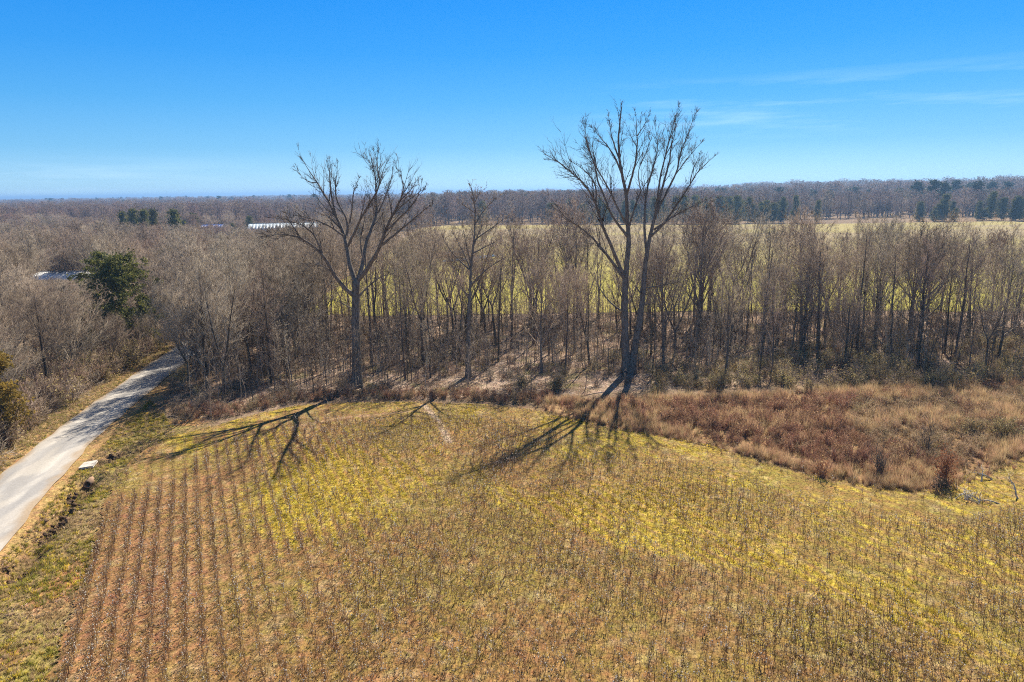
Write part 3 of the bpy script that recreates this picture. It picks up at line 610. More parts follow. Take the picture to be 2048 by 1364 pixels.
giant((1252, 746), cB, [([(478, 1240), (472, 1150), (470, 1050), (467, 950), (470, 850), (480, 720), (488, 640), (478, 540), (478, 450), (460, 370), (443, 280), (440, 180), (455, 50)], .50, .05, -.6),
   ([(495, 1240), (505, 1170), (520, 1090), (540, 980), (552, 850), (565, 720), (580, 630), (600, 560), (618, 480), (640, 400), (668, 300), (680, 200)], .46, .05, .8)],
  [([(467, 820), (410, 740), (370, 690), (320, 630), (285, 600), (210, 550), (135, 490)], .20), ([(466, 810), (430, 730), (400, 650), (365, 580), (340, 480), (310, 420), (250, 360), (190, 310), (110, 260)], .22),
   ([(340, 480), (345, 400), (290, 330), (220, 290)], .11), ([(488, 640), (440, 580), (400, 520), (375, 440), (345, 390), (340, 320), (300, 230), (285, 110)], .16),
   ([(478, 580), (430, 490), (400, 420), (350, 340), (310, 260), (300, 180)], .13), ([(478, 440), (500, 370), (520, 290), (525, 180), (515, 60)], .15),
   ([(460, 370), (430, 280), (380, 210), (310, 130)], .12), ([(485, 600), (500, 540), (540, 420), (580, 370), (600, 330)], .12), ([(450, 960), (390, 920), (350, 850), (320, 790)], .10),
   ([(565, 700), (555, 600), (560, 480), (575, 380), (605, 300), (620, 220), (600, 120)], .19), ([(600, 560), (615, 470), (625, 370), (650, 270), (680, 150), (710, 40)], .18),
   ([(603, 545), (650, 440), (700, 350), (720, 250), (760, 150), (790, 60)], .18), ([(585, 630), (640, 580), (700, 490), (760, 400), (800, 330), (880, 265)], .17),
   ([(600, 600), (700, 530), (780, 490), (860, 455)], .12), ([(655, 430), (690, 360), (740, 290), (820, 200)], .11), ([(550, 900), (520, 860), (500, 820)], .06), ([(555, 860), (640, 850), (720, 830)], .08),
   ([(190, 310), (160, 280), (125, 285)], .05), ([(443, 280), (410, 200), (400, 110), (390, 70)], .09), ([(525, 180), (560, 130), (580, 80)], .06), ([(540, 420), (520, 340), (580, 230), (575, 160)], .07), ([(760, 400), (770, 330), (815, 250)], .06), ([(650, 270), (700, 180), (690, 90)], .06)],
  .5, 'bare_tree', 'tallest bare tree, two pale grey trunks rising from one base into a vase-shaped crown', M_BARKG, M_GTW)
cC = lambda x, y: (512 + x / 3.988, 340 + y / 3.988)
giant((937, 752), cC, [([(1695, 1643), (1692, 1390), (1700, 1100), (1710, 900), (1715, 750), (1740, 550), (1750, 400), (1745, 250), (1715, 130)], .30, .035, .3)],
  [([(1712, 790), (1650, 640), (1590, 540), (1560, 470)], .12), ([(1712, 800), (1600, 700), (1530, 620), (1480, 500)], .11), ([(1740, 560), (1850, 480), (1960, 400), (2040, 340)], .12), ([(1730, 660), (1850, 600), (1960, 540)], .10),
   ([(1710, 920), (1800, 820), (1900, 740), (2040, 670)], .12), ([(1748, 430), (1800, 330), (1900, 230), (1970, 190)], .09), ([(1747, 340), (1650, 270), (1590, 230)], .07), ([(1745, 250), (1780, 190), (1800, 150)], .05), ([(1715, 750), (1680, 600), (1640, 420)], .08), ([(1700, 1000), (1600, 900), (1520, 860)], .07), ([(1735, 600), (1790, 470), (1830, 380)], .07)],
  .3, 'bare_tree', 'grey bare tree of middling height with a straight trunk standing between the two giants', M_BARKG, M_TWIG, .5, 7)

# --- woodland trees, each its own object
def poisson(poly, dmin, tries, dens=None, taken=None):
    lo, hi = poly.min(0), poly.max(0); out = list(taken) if taken is not None else []; k0 = len(out)
    for _ in range(tries):
        p = rng.uniform(lo, hi)
        if not inside(np.array(p[0]), np.array(p[1]), poly): continue
        if dens is not None and rng.uniform() > dens(p): continue
        A = np.array(out) if out else np.zeros((0, 2))
        if len(A) and (np.hypot(*(A - p).T) < dmin).any(): continue
        out.append(p)
    return out[k0:]
GI = [G(714, 772), G(1252, 746), G(937, 752)]
STRIP = np.array([*GP([(395, 800), (440, 812), (520, 790), (600, 778), (700, 782), (850, 770), (1000, 760), (1150, 750), (1300, 752), (1450, 762), (1600, 740), (1750, 730), (1900, 752)]), [62, 70], [72, 70], [78, 104], [34, 110], [0, 111], [-28, 112], [-38, 117], [-41, 100], [-38, 84]])
def strip_d(p):
    px, py = proj((p[0], p[1], 0))
    if px < 640: return 1.0
    if px < 1130: return .45 if py > 690 else .72
    if px < 1480: return .72
    return .7 if py > 720 else 1.0
pts = poisson(STRIP, 2.75, 5600, strip_d, GI)
pts = pts[:212]; print('strip', len(pts))
def near_px(q): return G(*q)
def colname(px):
    for lim, s in ((470, 'between gravel road and low-forking giant'), (640, 'left beside the low-forking giant'), (790, 'right beside the low-forking giant'), (905, 'left of the middle grey tree'), (1050, 'right of the middle grey tree'), (1195, 'left of the twin-trunked giant'),
                   (1330, 'just right of twin-trunked giant'), (1480, 'where the rusty brush narrows'), (1620, "behind the rusty brush's left half"), (1760, 'behind the middle of the brush'), (1900, "behind the rusty brush's right half"), (9999, 'behind the far right brush')):
        if px < lim: return s
def rowname(px, py):
    e = np.interp(px, [330, 600, 850, 1200, 1480, 2048], [800, 775, 765, 752, 758, 745])
    return 'front' if py > e - 42 else ('middle' if py > 655 else 'back')
ORD = ['first', 'second', 'third', 'fourth', 'fifth', 'sixth', 'seventh', 'eighth', 'ninth', 'tenth', 'eleventh', 'twelfth', 'thirteenth', 'fourteenth', 'fifteenth', 'sixteenth', 'seventeenth', 'eighteenth', 'nineteenth', 'twentieth', 'twenty-first', 'twenty-second', 'twenty-third', 'twenty-fourth', 'twenty-fifth', 'twenty-sixth', 'twenty-seventh', 'twenty-eighth', 'twenty-ninth', 'thirtieth', 'thirty-first', 'thirty-second', 'thirty-third']
def plant_tree(fi, p, h, rz, name='bare_tree', z=-.05):
    f = FORMS[fi]; s = h / f['H']; o = empty(name, (p[0], p[1], z), rz, (s * rng.uniform(.92, 1.1), s * rng.uniform(.92, 1.1), s))
    tl = .16 if rng.uniform() < .1 else .035; o.rotation_euler = (rng.normal(0, tl), rng.normal(0, tl), rz)
    for part in ('trunk', 'crown'): link(part, f[part], o)
    return o
pts = list(pts)[:206]
for q_ in ((378, 772), (402, 757), (398, 735), (424, 722), (418, 702), (445, 690), (432, 676)): pts.append(G(*q_))
rec = []
for p in pts:
    px, py = proj((p[0], p[1], 0)); w = rng.uniform()
    if px < 640: fi = rng.choice([0, 1, 4, 5, 7, 8, 9, 12, 13]); h = rng.uniform(10.5, 14.5)
    elif px < 1480: fi = rng.choice([0, 1, 2, 3, 4, 5, 6, 4, 8]); h = rng.uniform(12.3, 16.3) if w < .75 else rng.uniform(7.5, 11)
    else: fi = rng.choice([0, 1, 2, 3, 4, 5, 7, 9, 8, 7, 10]); h = rng.uniform(11.5, 15) if w < .8 else rng.uniform(7, 10.5)
    if px < 460 and p[0] < -33: fi = rng.choice([12, 13, 14]); h = rng.uniform(7.5, 10)
    if p[1] < 78 and 640 < px < 1480: h *= .8
    rec.append([px, py, int(fi), p, h])
grp = {}
for r in rec: grp.setdefault((rowname(r[0], r[1]), colname(r[0]), FORMS[r[2]]['kind']), []).append(r)
for (rw, cn, kd), rs in grp.items():
    rs.sort(key=lambda r: r[0])
    for i, r in enumerate(rs):
        o = plant_tree(r[2], r[3], r[4], rng.uniform(0, 6.28))
        nm = ('only' if len(rs) == 1 else ORD[min(i, 32)])
        tag(o, f"{nm} {kd} bare tree from left, {rw} row, {cn}", 'tree', 'leafless trees of the wood')

# woods on the far side of the road: near trees as individuals, the rest as one mass
LEFTW = np.array([*GP([(0, 872), (120, 812), (220, 750), (310, 700), (370, 668)]), [-47, 100], [-52, 116], [-60, 140], [-100, 140], [-110, 100], [-62, 55]])
ptl = poisson(LEFTW, 3.3, 3400)
ptl = [p for p in ptl if -60 < proj((p[0], p[1], 0))[0] < 640 and np.hypot(*(p - G(255, 700))) > 4 and np.hypot(*(p - G(22, 872))) > 3][:80]
def capz(x, y, row):
    D = y * CF[1] + 10 * .21
    return CAM_H - (row - 397) / FPX * D
recl = []
for p in ptl:
    px, py = proj((p[0], p[1], 0)); fi = int(rng.choice([7, 8, 9, 12, 13, 14, 12, 13, 5])); h = rng.uniform(9, 13)
    if 165 < px < 335 and linedist(np.array(p[0]), np.array(p[1]), ROAD_C) < 14: h = min(h, max(3.5, capz(p[0], p[1], 640)))
    if 60 < px < 200: h = min(h, capz(p[0], p[1], 560) * .9)
    recl.append([px, py, fi, p, h])
grp = {}
def leftrow(r):
    return 'beside the gravel road' if linedist(np.array(r[3][0]), np.array(r[3][1]), ROAD_C) < 7.5 else ('behind the roadside trees' if r[1] > 600 else 'deep in the woods')
def leftcol(px): return 'left of the shed' if px < 75 else ('below the shed' if px < 180 else ('around the big cedar' if px < 330 else 'right of big cedar'))
for r in recl: grp.setdefault((leftrow(r), leftcol(r[0]), FORMS[r[2]]['kind']), []).append(r)
for (rw, cl_, kd), rs in grp.items():
    rs.sort(key=lambda r: r[0])
    for i, r in enumerate(rs):
        o = plant_tree(r[2], r[3], r[4], rng.uniform(0, 6.28)); nm = 'only' if len(rs) == 1 else ORD[min(i, 32)]
        tag(o, f"{nm} {kd} bare tree from left, {rw}, {cl_}", 'tree', 'leafless trees across the gravel road')

# the pale tree leaning over the road bank
print('trees', len(rec), len(recl))

# --- mass woods: everything too far to count
def ring(n, y0, y1, pw=1.0, ok=None):
    out = []
    while len(out) < n:
        m = n * 2; y = y0 + (y1 - y0) * rng.uniform(0, 1, m) ** pw; x = rng.uniform(-.85, .85, m) * y
        out += list(np.stack([x, y], -1)[ok(x, y)] if ok is not None else np.stack([x, y], -1))
    return np.array(out[:n])
SHEDZ = np.array([[-112, 150], [-88, 148], [-66, 108], [-86, 104]])
BARNZ = np.array([[-132, 330], [-84, 330], [-84, 310], [-128, 310]])
def okw(x, y):
    k = (sdf(x, y, FARF) > 2) & (sdf(x, y, STRIP) > 3) & (linedist(x, y, ROAD_C) > 4.5) & (x < np.where(y < 430, -38, 1e9))
    return k & ~inside(x, y, np.array([[-47, 80], [-52, 116], [-60, 140], [-95, 140], [-100, 100], [-62, 55]])) & (sdf(x, y, SHEDZ) > 1) & (sdf(x, y, BARNZ) > 0) & (y > 62)
wn_ = ring(1100, 70, 420, 1.0, lambda x, y: okw(x, y) & (x < -30) & (fbm(x * .03, y * .03, 83) > .43))
hN = rng.uniform(5.5, 10.5, len(wn_)) * (0.45 + 1.1 * fbm(wn_[:, 0] * .025, wn_[:, 1] * .025, 81))
pxs = np.array([proj((q_[0], q_[1], 0))[0] for q_ in wn_]); hN = np.where((pxs > 55) & (pxs < 205) & (wn_[:, 1] < 149), np.minimum(hN, CAM_H - (563 - 397) / FPX * wn_[:, 1]), hN); hN = np.where((pxs > 215) & (pxs < 470) & (wn_[:, 1] < 330), np.minimum(hN, CAM_H - (450 - 393) / FPX * wn_[:, 1]), hN); hN = np.where((pxs > 500) & (pxs < 645) & (wn_[:, 1] < 312) & (rng.uniform(0, 1, len(hN)) < .7), np.minimum(hN, CAM_H - (456 - 389) / FPX * wn_[:, 1]), hN); hN = np.maximum(hN, 2.5)
pkw = np.clip((fbm(wn_[:, 0] * .03, wn_[:, 1] * .03, 84) - .3) * 12 + rng.normal(0, .8, len(wn_)), 0, 4).astype(int)
scatter('bare_woods', np.c_[wn_, np.full(len(wn_), -.1)], rots(len(wn_), .03), np.c_[hN / 12 * 1.15, hN / 12 * 1.15, hN / 12], pkw, NEARW, 'grey brown leafless woods across the road running back to the barns')
lc = ring(70, 110, 420, 1.0, lambda x, y: okw(x, y) & (x < -40)); sc_ = rng.uniform(.35, .8, len(lc)); LCED = lc, sc_
wf = np.concatenate([ring(2300, 370, 640, 1.0, lambda x, y: okw(x, y) & ((x > -60) | (y > 425))), ring(2200, 640, 1500, 1.3, lambda x, y: okw(x, y)), ring(2600, 1500, 5000, 1.5)])
hF = rng.uniform(13, 19, len(wf)) * (0.75 + .5 * fbm(wf[:, 0] * .004, wf[:, 1] * .004, 82)); hF = hF * (1 + .42 * sst(wf[:, 0] / wf[:, 1], .12, .5) * (wf[:, 1] > 640)) * np.where(wf[:, 1] > 1500, 1.15, 1) * np.where(wf[:, 0] < -60, .78, 1)
wide = np.where(wf[:, 1] > 1500, 3.0, np.where(wf[:, 1] > 640, 1.7, 1.25))
scatter('distant_woods', np.c_[wf, np.full(len(wf), -.1)], rots(len(wf), .03), np.c_[hF / 14 * wide, hF / 14 * wide, hF / 14], rng.integers(0, 5, len(wf)), FAR, 'hazy brown purple leafless forest filling the distance to the horizon')

# ------------------------------------------------------------------ evergreens
def cedar_form(H, Wd, n, leaf, lm, top=1.0, lobes=5, trunkm=None, open_=.25):
    T, C = MB(), MB(); T.tube([[0, 0, 0], [0.05, 0, H * .5], [0, 0.04, H * .93]], [H * .022, H * .014, .02], 6)
    m = int(H * 8); zz = rng.uniform(.06, .95, m); az = rng.uniform(0, 6.28, m)
    prof = lambda z: np.clip(np.minimum(1, (z + .05) / .22) * (1 - z) ** (.62 * top) * 1.12, .03, 1)
    lob = 1 + .22 * np.sin(az * lobes + zz * 9) + rng.normal(0, .2, m)
    ln = Wd * .5 * prof(zz) * lob; p = np.stack([0 * zz, 0 * zz, zz * H], -1); d = np.stack([np.cos(az), np.sin(az), rng.uniform(.15, .6, m)], -1)
    b = bend(T, p, d, ln, .022, .2)
    nc = m * 5; ci_ = rng.integers(0, m, nc); ct = rng.uniform(open_, 1.0, nc)[:, None]; cc = p[ci_] + (b[2][ci_] - p[ci_]) * ct + rng.normal(0, .25, (nc, 3)) * [1, 1, .7]
    i = rng.integers(0, nc, n); pt = cc[i] + rng.normal(0, 1, (n, 3)) * [.30, .30, .20] * (leaf / .27)
    C.leaves(pt, leaf * rng.uniform(.5, 1.3, n), flat=.2)
    return T.mesh('trunk', M_BARK, True), C.mesh('crown', lm)
def pine_form(H, n, leaf):
    T, C = MB(), MB(); T.tube([[0, 0, 0], [.1, 0, H * .5], [0, .1, H * .97]], [.28, .2, .04], 6)
    k = 26; cz = H * rng.uniform(.5, 1.0, k); az = rng.uniform(0, 6.28, k); rr = (1.06 - cz / H) * H * .36 * rng.uniform(.4, 1, k) + .3
    c = np.stack([np.cos(az) * rr, np.sin(az) * rr, cz], -1); p0 = np.stack([0 * cz, 0 * cz, cz - rr * .25], -1); T.bends(p0, (p0 + c) / 2, c, .05)
    i = rng.integers(0, k, n); C.leaves(c[i] + rng.normal(0, 1, (n, 3)) * [.85, .85, .45], leaf * rng.uniform(.6, 1.4, n), flat=.2)
    return T.mesh('trunk', M_BARK, True), C.mesh('crown', M_PINE)
def evergreen(name, fm, p, rz, sc, label, group=None, cat='tree'):
    o = empty(name, (p[0], p[1], -.05), rz, sc); link('trunk', fm[0], o); link('crown', fm[1], o); tag(o, label, cat, group); return o
cbig = cedar_form(12.6, 12.5, 19000, .26, M_CEDAR, .72, 3); cmed = cedar_form(8, 5, 5200, .27, M_CEDAR); cbrz = cedar_form(8, 5, 5200, .25, M_BRONZE, 1.0, 3); cfar = cedar_form(11, 6, 2600, .5, M_CEDAR, .8); pfar = [pine_form(18, 1500, .75), pine_form(18, 1300, .8)]
evergreen('cedar_tree', cbig, G(252, 706), .4, 1.0, 'big rounded green cedar towering over the bend of the gravel road')
def at_top(px, ytop, h):                      # ground spot whose tree of height h reaches image row ytop
    return G(px, ytop, h)
evergreen('cedar_tree', cmed, at_top(163, 545, 8.0), 1, 1.0, 'small green cedar by the white roofed shed, left of the big cedar')
evergreen('cedar_tree', cbrz, at_top(330, 497, 9.5), 2, 1.2, 'bronze tipped cedar just right of and behind the big green cedar')
evergreen('cedar_tree', cbrz, at_top(392, 482, 9.5), 3, (1.35, 1.35, 1.2), 'olive bronze cedar rising from the grey thicket, farther right than the big cedar')
evergreen('cedar_tree', cmed, G(298, 690), 1.2, (.9, .9, .85), 'smaller green cedar growing against the right flank of the big cedar')
evergreen('cedar_tree', cmed, G(205, 722), 4.2, (.8, .8, .8), 'smaller dark cedar growing against the left flank of the big cedar')
evergreen('cedar_tree', cbrz, G(16, 880), .3, (.92, .92, .95), 'bronze and green cedar beside the road at the lower end of the woods')
evergreen('cedar_tree', cmed, G(-12, 800), 2.3, .8, 'dark cedar just above the bronze roadside cedar, cut by the picture edge')
for i, (px, yt, h, w) in enumerate([(243, 424, 14, .85), (263, 419, 15, 1.05), (286, 420, 15, .95), (305, 419, 15, .9), (347, 420, 15, 1.1)]):
    evergreen('cedar_tree', cfar, at_top(px, yt, h), i, (w, w, h / 11), f"{ORD[i]} from left of the dark pointed cedars rising over the far woods", 'dark cedars above the far woods')
evergreen('cedar_tree', cbig, at_top(386, 427, 11), 2, (.75, .75, .87), 'broad olive cedar beside the blue building')
evergreen('cedar_tree', cbrz, at_top(447, 437, 8), 1, 1.0, 'bronze cedar at the end of the blue building nearer the white barn')
evergreen('cedar_tree', cfar, at_top(497, 432, 10), 1, (.8, .8, .9), 'dull green cedar standing in front of the white barn roof end')
for i, (px, yb, h) in enumerate([(1142, 445, 15), (1205, 448, 12), (1420, 441, 13), (1437, 441, 15), (1455, 441, 14.5), (1472, 441, 13.5), (1488, 440, 12)]):
    p = G(px, yb); evergreen('cedar_tree', cfar, p, i * 1.3, (h / 11 * 1.15, h / 11 * 1.15, h / 11), f"{ORD[i]} dark evergreen from left along the far edge of the far field", 'dark evergreens on the far field edge')
xs = sorted([1535, 1560, 1590, 1628, 1660, 1712, 1738, 1800, 1835, 1868, 1890, 1912, 1940, 1958, 1985, 2015])
for i, px in enumerate(xs):
    hi_ = px > 1830; Yd = rng.uniform(455, 640); h = rng.uniform(20.5, 24) if hi_ else rng.uniform(15, 19.5); d = ray(px, 372); p = np.array([d[0] / d[1] * Yd, Yd])
    evergreen('pine_tree', pfar[i % 2], p, i, (h / 18 * 1.15, h / 18 * 1.15, h / 18), f"{ORD[i]} dark pine from left on the hazy skyline beyond the far field", 'dark pines on the far skyline')
wp = np.concatenate([ring(420, 700, 1600, 1, lambda x, y: x > -100), ring(60, 520, 900, 1, lambda x, y: okw(x, y) & (x > -40)), ring(260, 1200, 4000, 1)]); hp = rng.uniform(.65, 1.1, len(wp))
scatter('distant_pines', np.c_[wp, np.full(len(wp), -.1)], rots(len(wp), .02), np.c_[hp * 1.5, hp * 1.5, hp], rng.integers(0, 2, len(wp)), [joined_m for joined_m in [pfar[0][1], pfar[1][1]]], 'dark green pine stands mixed into the distant woods')

scatter('distant_cedars', np.c_[LCED[0], np.full(len(LCED[0]), -.1)], rots(len(LCED[0]), .03), LCED[1], rng.integers(0, 3, len(LCED[0])), [cmed[1], cbrz[1], cfar[1]], 'small green and bronze cedars sprinkled through the leafless woods')
fe = ring(170, 372, 470, 1.0, lambda x, y: (sdf(x, y, FARF) > 1) & (sdf(x, y, FARF) < 14) & (x > -20)); fe = fe[fbm(fe[:, 0] * .02, fe[:, 1] * .02, 141) > .46]
scatter('field_edge_cedars', np.c_[fe, np.full(len(fe), -.1)], rots(len(fe), .03), np.c_[rng.uniform(.6, 1.3, (len(fe), 2)), rng.uniform(.5, 1.45, len(fe))], rng.integers(0, 1, len(fe)), [cfar[1]], 'dark evergreens lining the far edge of the far field')

# ------------------------------------------------------------------ understory and brush
def bush_form(R, Hh, n, mats, leafm=None, nl=0, lf=.1, tw=.016, dens=4):
    B = MB(); az = rng.uniform(0, 6.28, n); el = rng.uniform(.25, 1.45, n); l = rng.uniform(.6, 1.1, n)
    d = np.stack([np.cos(az) * np.cos(el) * R, np.sin(az) * np.cos(el) * R, np.sin(el) * Hh], -1) * l[:, None]; L = np.linalg.norm(d, axis=1)
    p = np.stack([rng.normal(0, R * .22, n), rng.normal(0, R * .22, n), np.zeros(n)], -1)
    b = bend(B, p, d, L, tw * .8, .1, .35); twigs(B, *b, L, [dens, 3], tw, .5, 2, .1, amin=.3, amax=1.1)
    ms = [mats]
    if nl:
        i = rng.integers(0, n, nl); t = rng.uniform(.35, 1.1, nl)[:, None]; B.leaves(b[0][i] + (b[2][i] - b[0][i]) * t + rng.normal(0, .16, (nl, 3)), lf * rng.uniform(.6, 1.4, nl), 1, .1); ms.append(leafm)
    return B.mesh('bush_form', ms)
F_BRAM = [bush_form(.75, 1.35, 16, M_BRAMBLE), bush_form(.7, 1.5, 16, M_BRAMBLE, M_SEDGE, 70, .10), bush_form(.9, 1.1, 18, M_TANBR), bush_form(.9, 1.2, 18, M_TANBR, M_PRIVET, 90, .09), bush_form(.6, 1.7, 14, M_BRAMBLE)]
F_PRIV = [bush_form(1.1, 1.9, 16, M_TANBR, M_PRIVET, 420, .12), bush_form(1.2, 1.6, 16, M_TWIGG, M_PRIVET, 300, .12), bush_form(1.0, 2.2, 18, M_TWIG, M_PRIVET, 200, .11)]
F_TWB = [bush_form(1.1, 2.2, 20, M_TWIG), bush_form(1.2, 1.8, 20, M_TWIGG), bush_form(1.0, 2.4, 18, M_TWIGM)]
def sedge_form(h, n, m, spread=.28):
    B = MB(); az = rng.uniform(0, 6.28, n); r = rng.uniform(.1, 1, n) * spread; p = np.stack([np.cos(az) * r * .35, np.sin(az) * r * .35, 0 * r], -1); q = np.stack([np.cos(az) * r * 1.6, np.sin(az) * r * 1.6, h * rng.uniform(.55, 1.1, n)], -1)
    B.spikes(p, q, .022); return B.mesh('grass_form', m)
F_SEDGE = [sedge_form(1.0, 26, M_SEDGE), sedge_form(.8, 26, M_SEDGE), sedge_form(.9, 24, M_STRAW), sedge_form(.8, 26, M_BRAMBLE)]
def spots(poly, n, dens=None):
    lo, hi = poly.min(0), poly.max(0); out = np.zeros((0, 2))
    while len(out) < n:
        q = rng.uniform(lo, hi, (n * 2, 2)); q = q[inside(q[:, 0], q[:, 1], poly)]
        if dens is not None: q = q[rng.uniform(0, 1, len(q)) < dens(q[:, 0], q[:, 1])]
        out = np.concatenate([out, q])
    return out[:n]
def z0(P, z=-.05): return np.c_[P, np.full(len(P), z)]
q = spots(BRUSH, 4200, lambda x, y: (sst(-sdf(x, y, BRUSH), .2, 2.2) * .85 + .15) * (.6 + .4 * sst(fbm(x * .3, y * .3, 91), .38, .55)))
ed = sst(-sdf(q[:, 0], q[:, 1], BRUSH), -.2, 4); tone = fbm(q[:, 0] * .13, q[:, 1] * .13, 92) + .004 * (q[:, 0] - 30); pk = np.where(tone + rng.normal(0, .05, len(q)) > .575, rng.choice([2, 3, 2], len(q)), rng.choice([0, 1, 4, 0], len(q)))
hh = (.3 + .42 * ed) * rng.uniform(.6, 1.3, len(q)) * (.75 + .5 * fbm(q[:, 0] * .4, q[:, 1] * .4, 93))
pk = np.where(rng.uniform(0, 1, len(q)) < .15, 2, pk)
scatter('bramble_thicket', z0(q), rots(len(q), .2), hh, pk, F_BRAM, 'rusty brown bramble and dry weed thicket between the cotton field and the wood')
q = spots(BRUSH, 9500, lambda x, y: sst(fbm(x * .25, y * .25, 94) + .1 * sst(-sdf(x, y, BRUSH), 3, 0), .45, .62)); scatter('broomsedge', z0(q), rots(len(q), .2), rng.uniform(.5, 1.2, len(q)), rng.integers(0, 4, len(q)), F_SEDGE, 'orange tan broomsedge tufts standing in the rusty thicket')
be = resample(BRUSH[:14], .09)[0]; be = be + rng.normal(0, .55, be.shape)
scatter('field_margin_sedge', np.c_[be, np.full(len(be), 0.0)], rots(len(be), .3), rng.uniform(.25, .75, len(be)), rng.integers(0, 4, len(be)), F_SEDGE, 'thin sedge and weeds straggling from the brush into the field edge')
UND = np.array([*GP([(1300, 790), (1500, 775), (1700, 785), (1950, 775)]), [60, 68], [80, 68], [80, 84], *GP([(2000, 690), (1700, 690), (1500, 720), (1300, 740)])])
q = spots(UND, 420); scatter('olive_undergrowth', z0(q), rots(len(q), .15), rng.uniform(.45, 1.15, len(q)), rng.integers(0, 3, len(q)), F_PRIV, 'olive leaved undergrowth along the front of the wood behind the rusty brush')
lt_ = G(714, 772) + rng.normal(0, 2.6, (46, 2)); und = np.concatenate([lt_, spots(STRIP, 1450), spots(FLOOR, 520), spots(np.array([G(340, 780), G(350, 850), G(520, 815), G(620, 795), G(560, 740), G(420, 745)]), 90)])
und = und[(linedist(und[:, 0], und[:, 1], ROAD_C) > 3.4) & (sdf(und[:, 0], und[:, 1], FIELD) > .6)]
dd_ = fbm(und[:, 0] * .15, und[:, 1] * .15, 95); und = und[dd_ > .40]
scatter('woodland_undergrowth', z0(und), rots(len(und), .15), rng.uniform(.3, .9, len(und)), rng.integers(0, 6, len(und)), F_TWB + F_TWB[:2] + [F_PRIV[2]], 'brown twiggy undergrowth beneath the trees of the wood')
EDGE = np.array([*GP([(345, 850), (450, 835), (600, 803), (850, 797), (1100, 812), (1100, 790), (850, 782), (600, 788), (450, 815), (350, 820)])])
q = spots(EDGE, 420); scatter('edge_brush', z0(q), rots(len(q), .2), rng.uniform(.3, .7, len(q)), rng.choice([0, 1, 2, 3, 4], len(q)), F_BRAM, 'dark brown brush line between the field edge and the wood')
# saplings: too many and too thin to count
SAP = []
for i in range(4):
    T = MB(); z = np.linspace(0, 7, 6); q_ = np.stack([np.cumsum(rng.normal(0, .1, 6)), np.cumsum(rng.normal(0, .1, 6)), z], -1); T.tube(q_, .045 * (1 - z / 7.6), 4)
    m = 20; t = rng.uniform(.25, .97, m); p = np.stack([np.interp(t * 7, z, q_[:, k]) for k in range(3)], -1); az = rng.uniform(0, 6.28, m); d = np.stack([np.cos(az) * .6, np.sin(az) * .6, .7 + 0 * az], -1); l = rng.uniform(.5, 1.6, m) * (1.3 - t)
    b_ = bend(T, p, d, l, .013, .3); twigs(T, *b_, l, [3, 3], .014, .55); SAP.append(T.mesh('sapling_form', (M_TWIG, M_BARK, M_TWIG, M_TWIGG)[i]))
q = np.concatenate([G(714, 772) + rng.normal(0, 3.0, (40, 2)), spots(STRIP, 1750, lambda x, y: .35 + .65 * sst(fbm(x * .12, y * .12, 131), .4, .6)), spots(FLOOR, 420), spots(np.array([G(345, 830), G(600, 792), G(700, 760), G(640, 660), G(430, 690)]), 170)]); q = q[(linedist(q[:, 0], q[:, 1], ROAD_C) > 3.5) & (sdf(q[:, 0], q[:, 1], FIELD) > 1.2)]
scatter('sapling_undergrowth', z0(q), rots(len(q), .06), rng.uniform(.35, 1.15, len(q)), rng.integers(0, 4, len(q)), SAP, 'thin leafless saplings crowding the wood floor')
# roadside bank across the road
BANK = np.array([*GP([(-80, 980), (0, 905), (60, 862), (130, 815), (215, 760), (310, 705), (390, 665)]), [-47, 104], [-54, 104], [-60, 80], [-70, 50], [-56, 40]])
q = spots(BANK, 900, lambda x, y: (linedist(x, y, ROAD_C) > 3.9) * (linedist(x, y, ROAD_C) < 13)); pk = rng.choice([0, 1, 2, 3, 4, 5, 0, 1], len(q))
scatter('roadside_brush', z0(q), rots(len(q), .15), rng.uniform(.6, 1.8, len(q)), pk, F_TWB[:2] + [F_PRIV[0], F_PRIV[2]] + F_TWB[2:] + [F_BRAM[3]], 'grey and olive brush on the bank across the gravel road')
LW2 = np.array([[-50, 62], [-56, 100], [-62, 135], [-112, 160], [-120, 120], [-80, 62]])
q = spots(LW2, 700); scatter('tangled_brush', z0(q), rots(len(q), .15), rng.uniform(.6, 1.5, len(q)), rng.choice([0, 1, 2, 3, 1], len(q)), F_TWB + [F_PRIV[2]], 'tangled grey brown brush between the trees across the road')

# ------------------------------------------------------------------ cotton, weeds, litter
def stalk_form(h, nb, nbolls, nh):
    B = MB(); z = np.array([0, h * .5, h]); q = np.stack([rng.normal(0, .03, 3), rng.normal(0, .03, 3), z], -1); q[0, :2] = 0; B.tube(q, [.012, .010, .005], 3)
    t = rng.uniform(.25, .95, nb); p = np.stack([np.interp(t * h, z, q[:, k]) for k in range(3)], -1); az = rng.uniform(0, 6.28, nb); l = rng.uniform(.10, .34, nb) * (1.25 - .7 * t)
    e = p + np.stack([np.cos(az) * l, np.sin(az) * l, l * rng.uniform(.4, 1.0, nb)], -1); B.spikes(p, e, .014)
    def tuft(c, s, m):
        o = np.array([[1, 0, 0], [-1, 0, 0], [0, 1, 0], [0, -1, 0], [0, 0, 1.1], [0, 0, -1.3]]) * s * rng.uniform(.7, 1.3, (6, 1)); B.add(c + o, [[0, 2, 4], [2, 1, 4], [1, 3, 4], [3, 0, 4], [2, 0, 5], [1, 2, 5], [3, 1, 5], [0, 3, 5]], None, m)
    ii = rng.permutation(nb)
    for k in ii[:nbolls]: tuft(e[k], .042, 1)
    for k in ii[nbolls:nbolls + nh]: tuft(e[k], .03, 2)
    return B.mesh('cotton_form', [M_STALK, M_BOLL, M_HUSK])
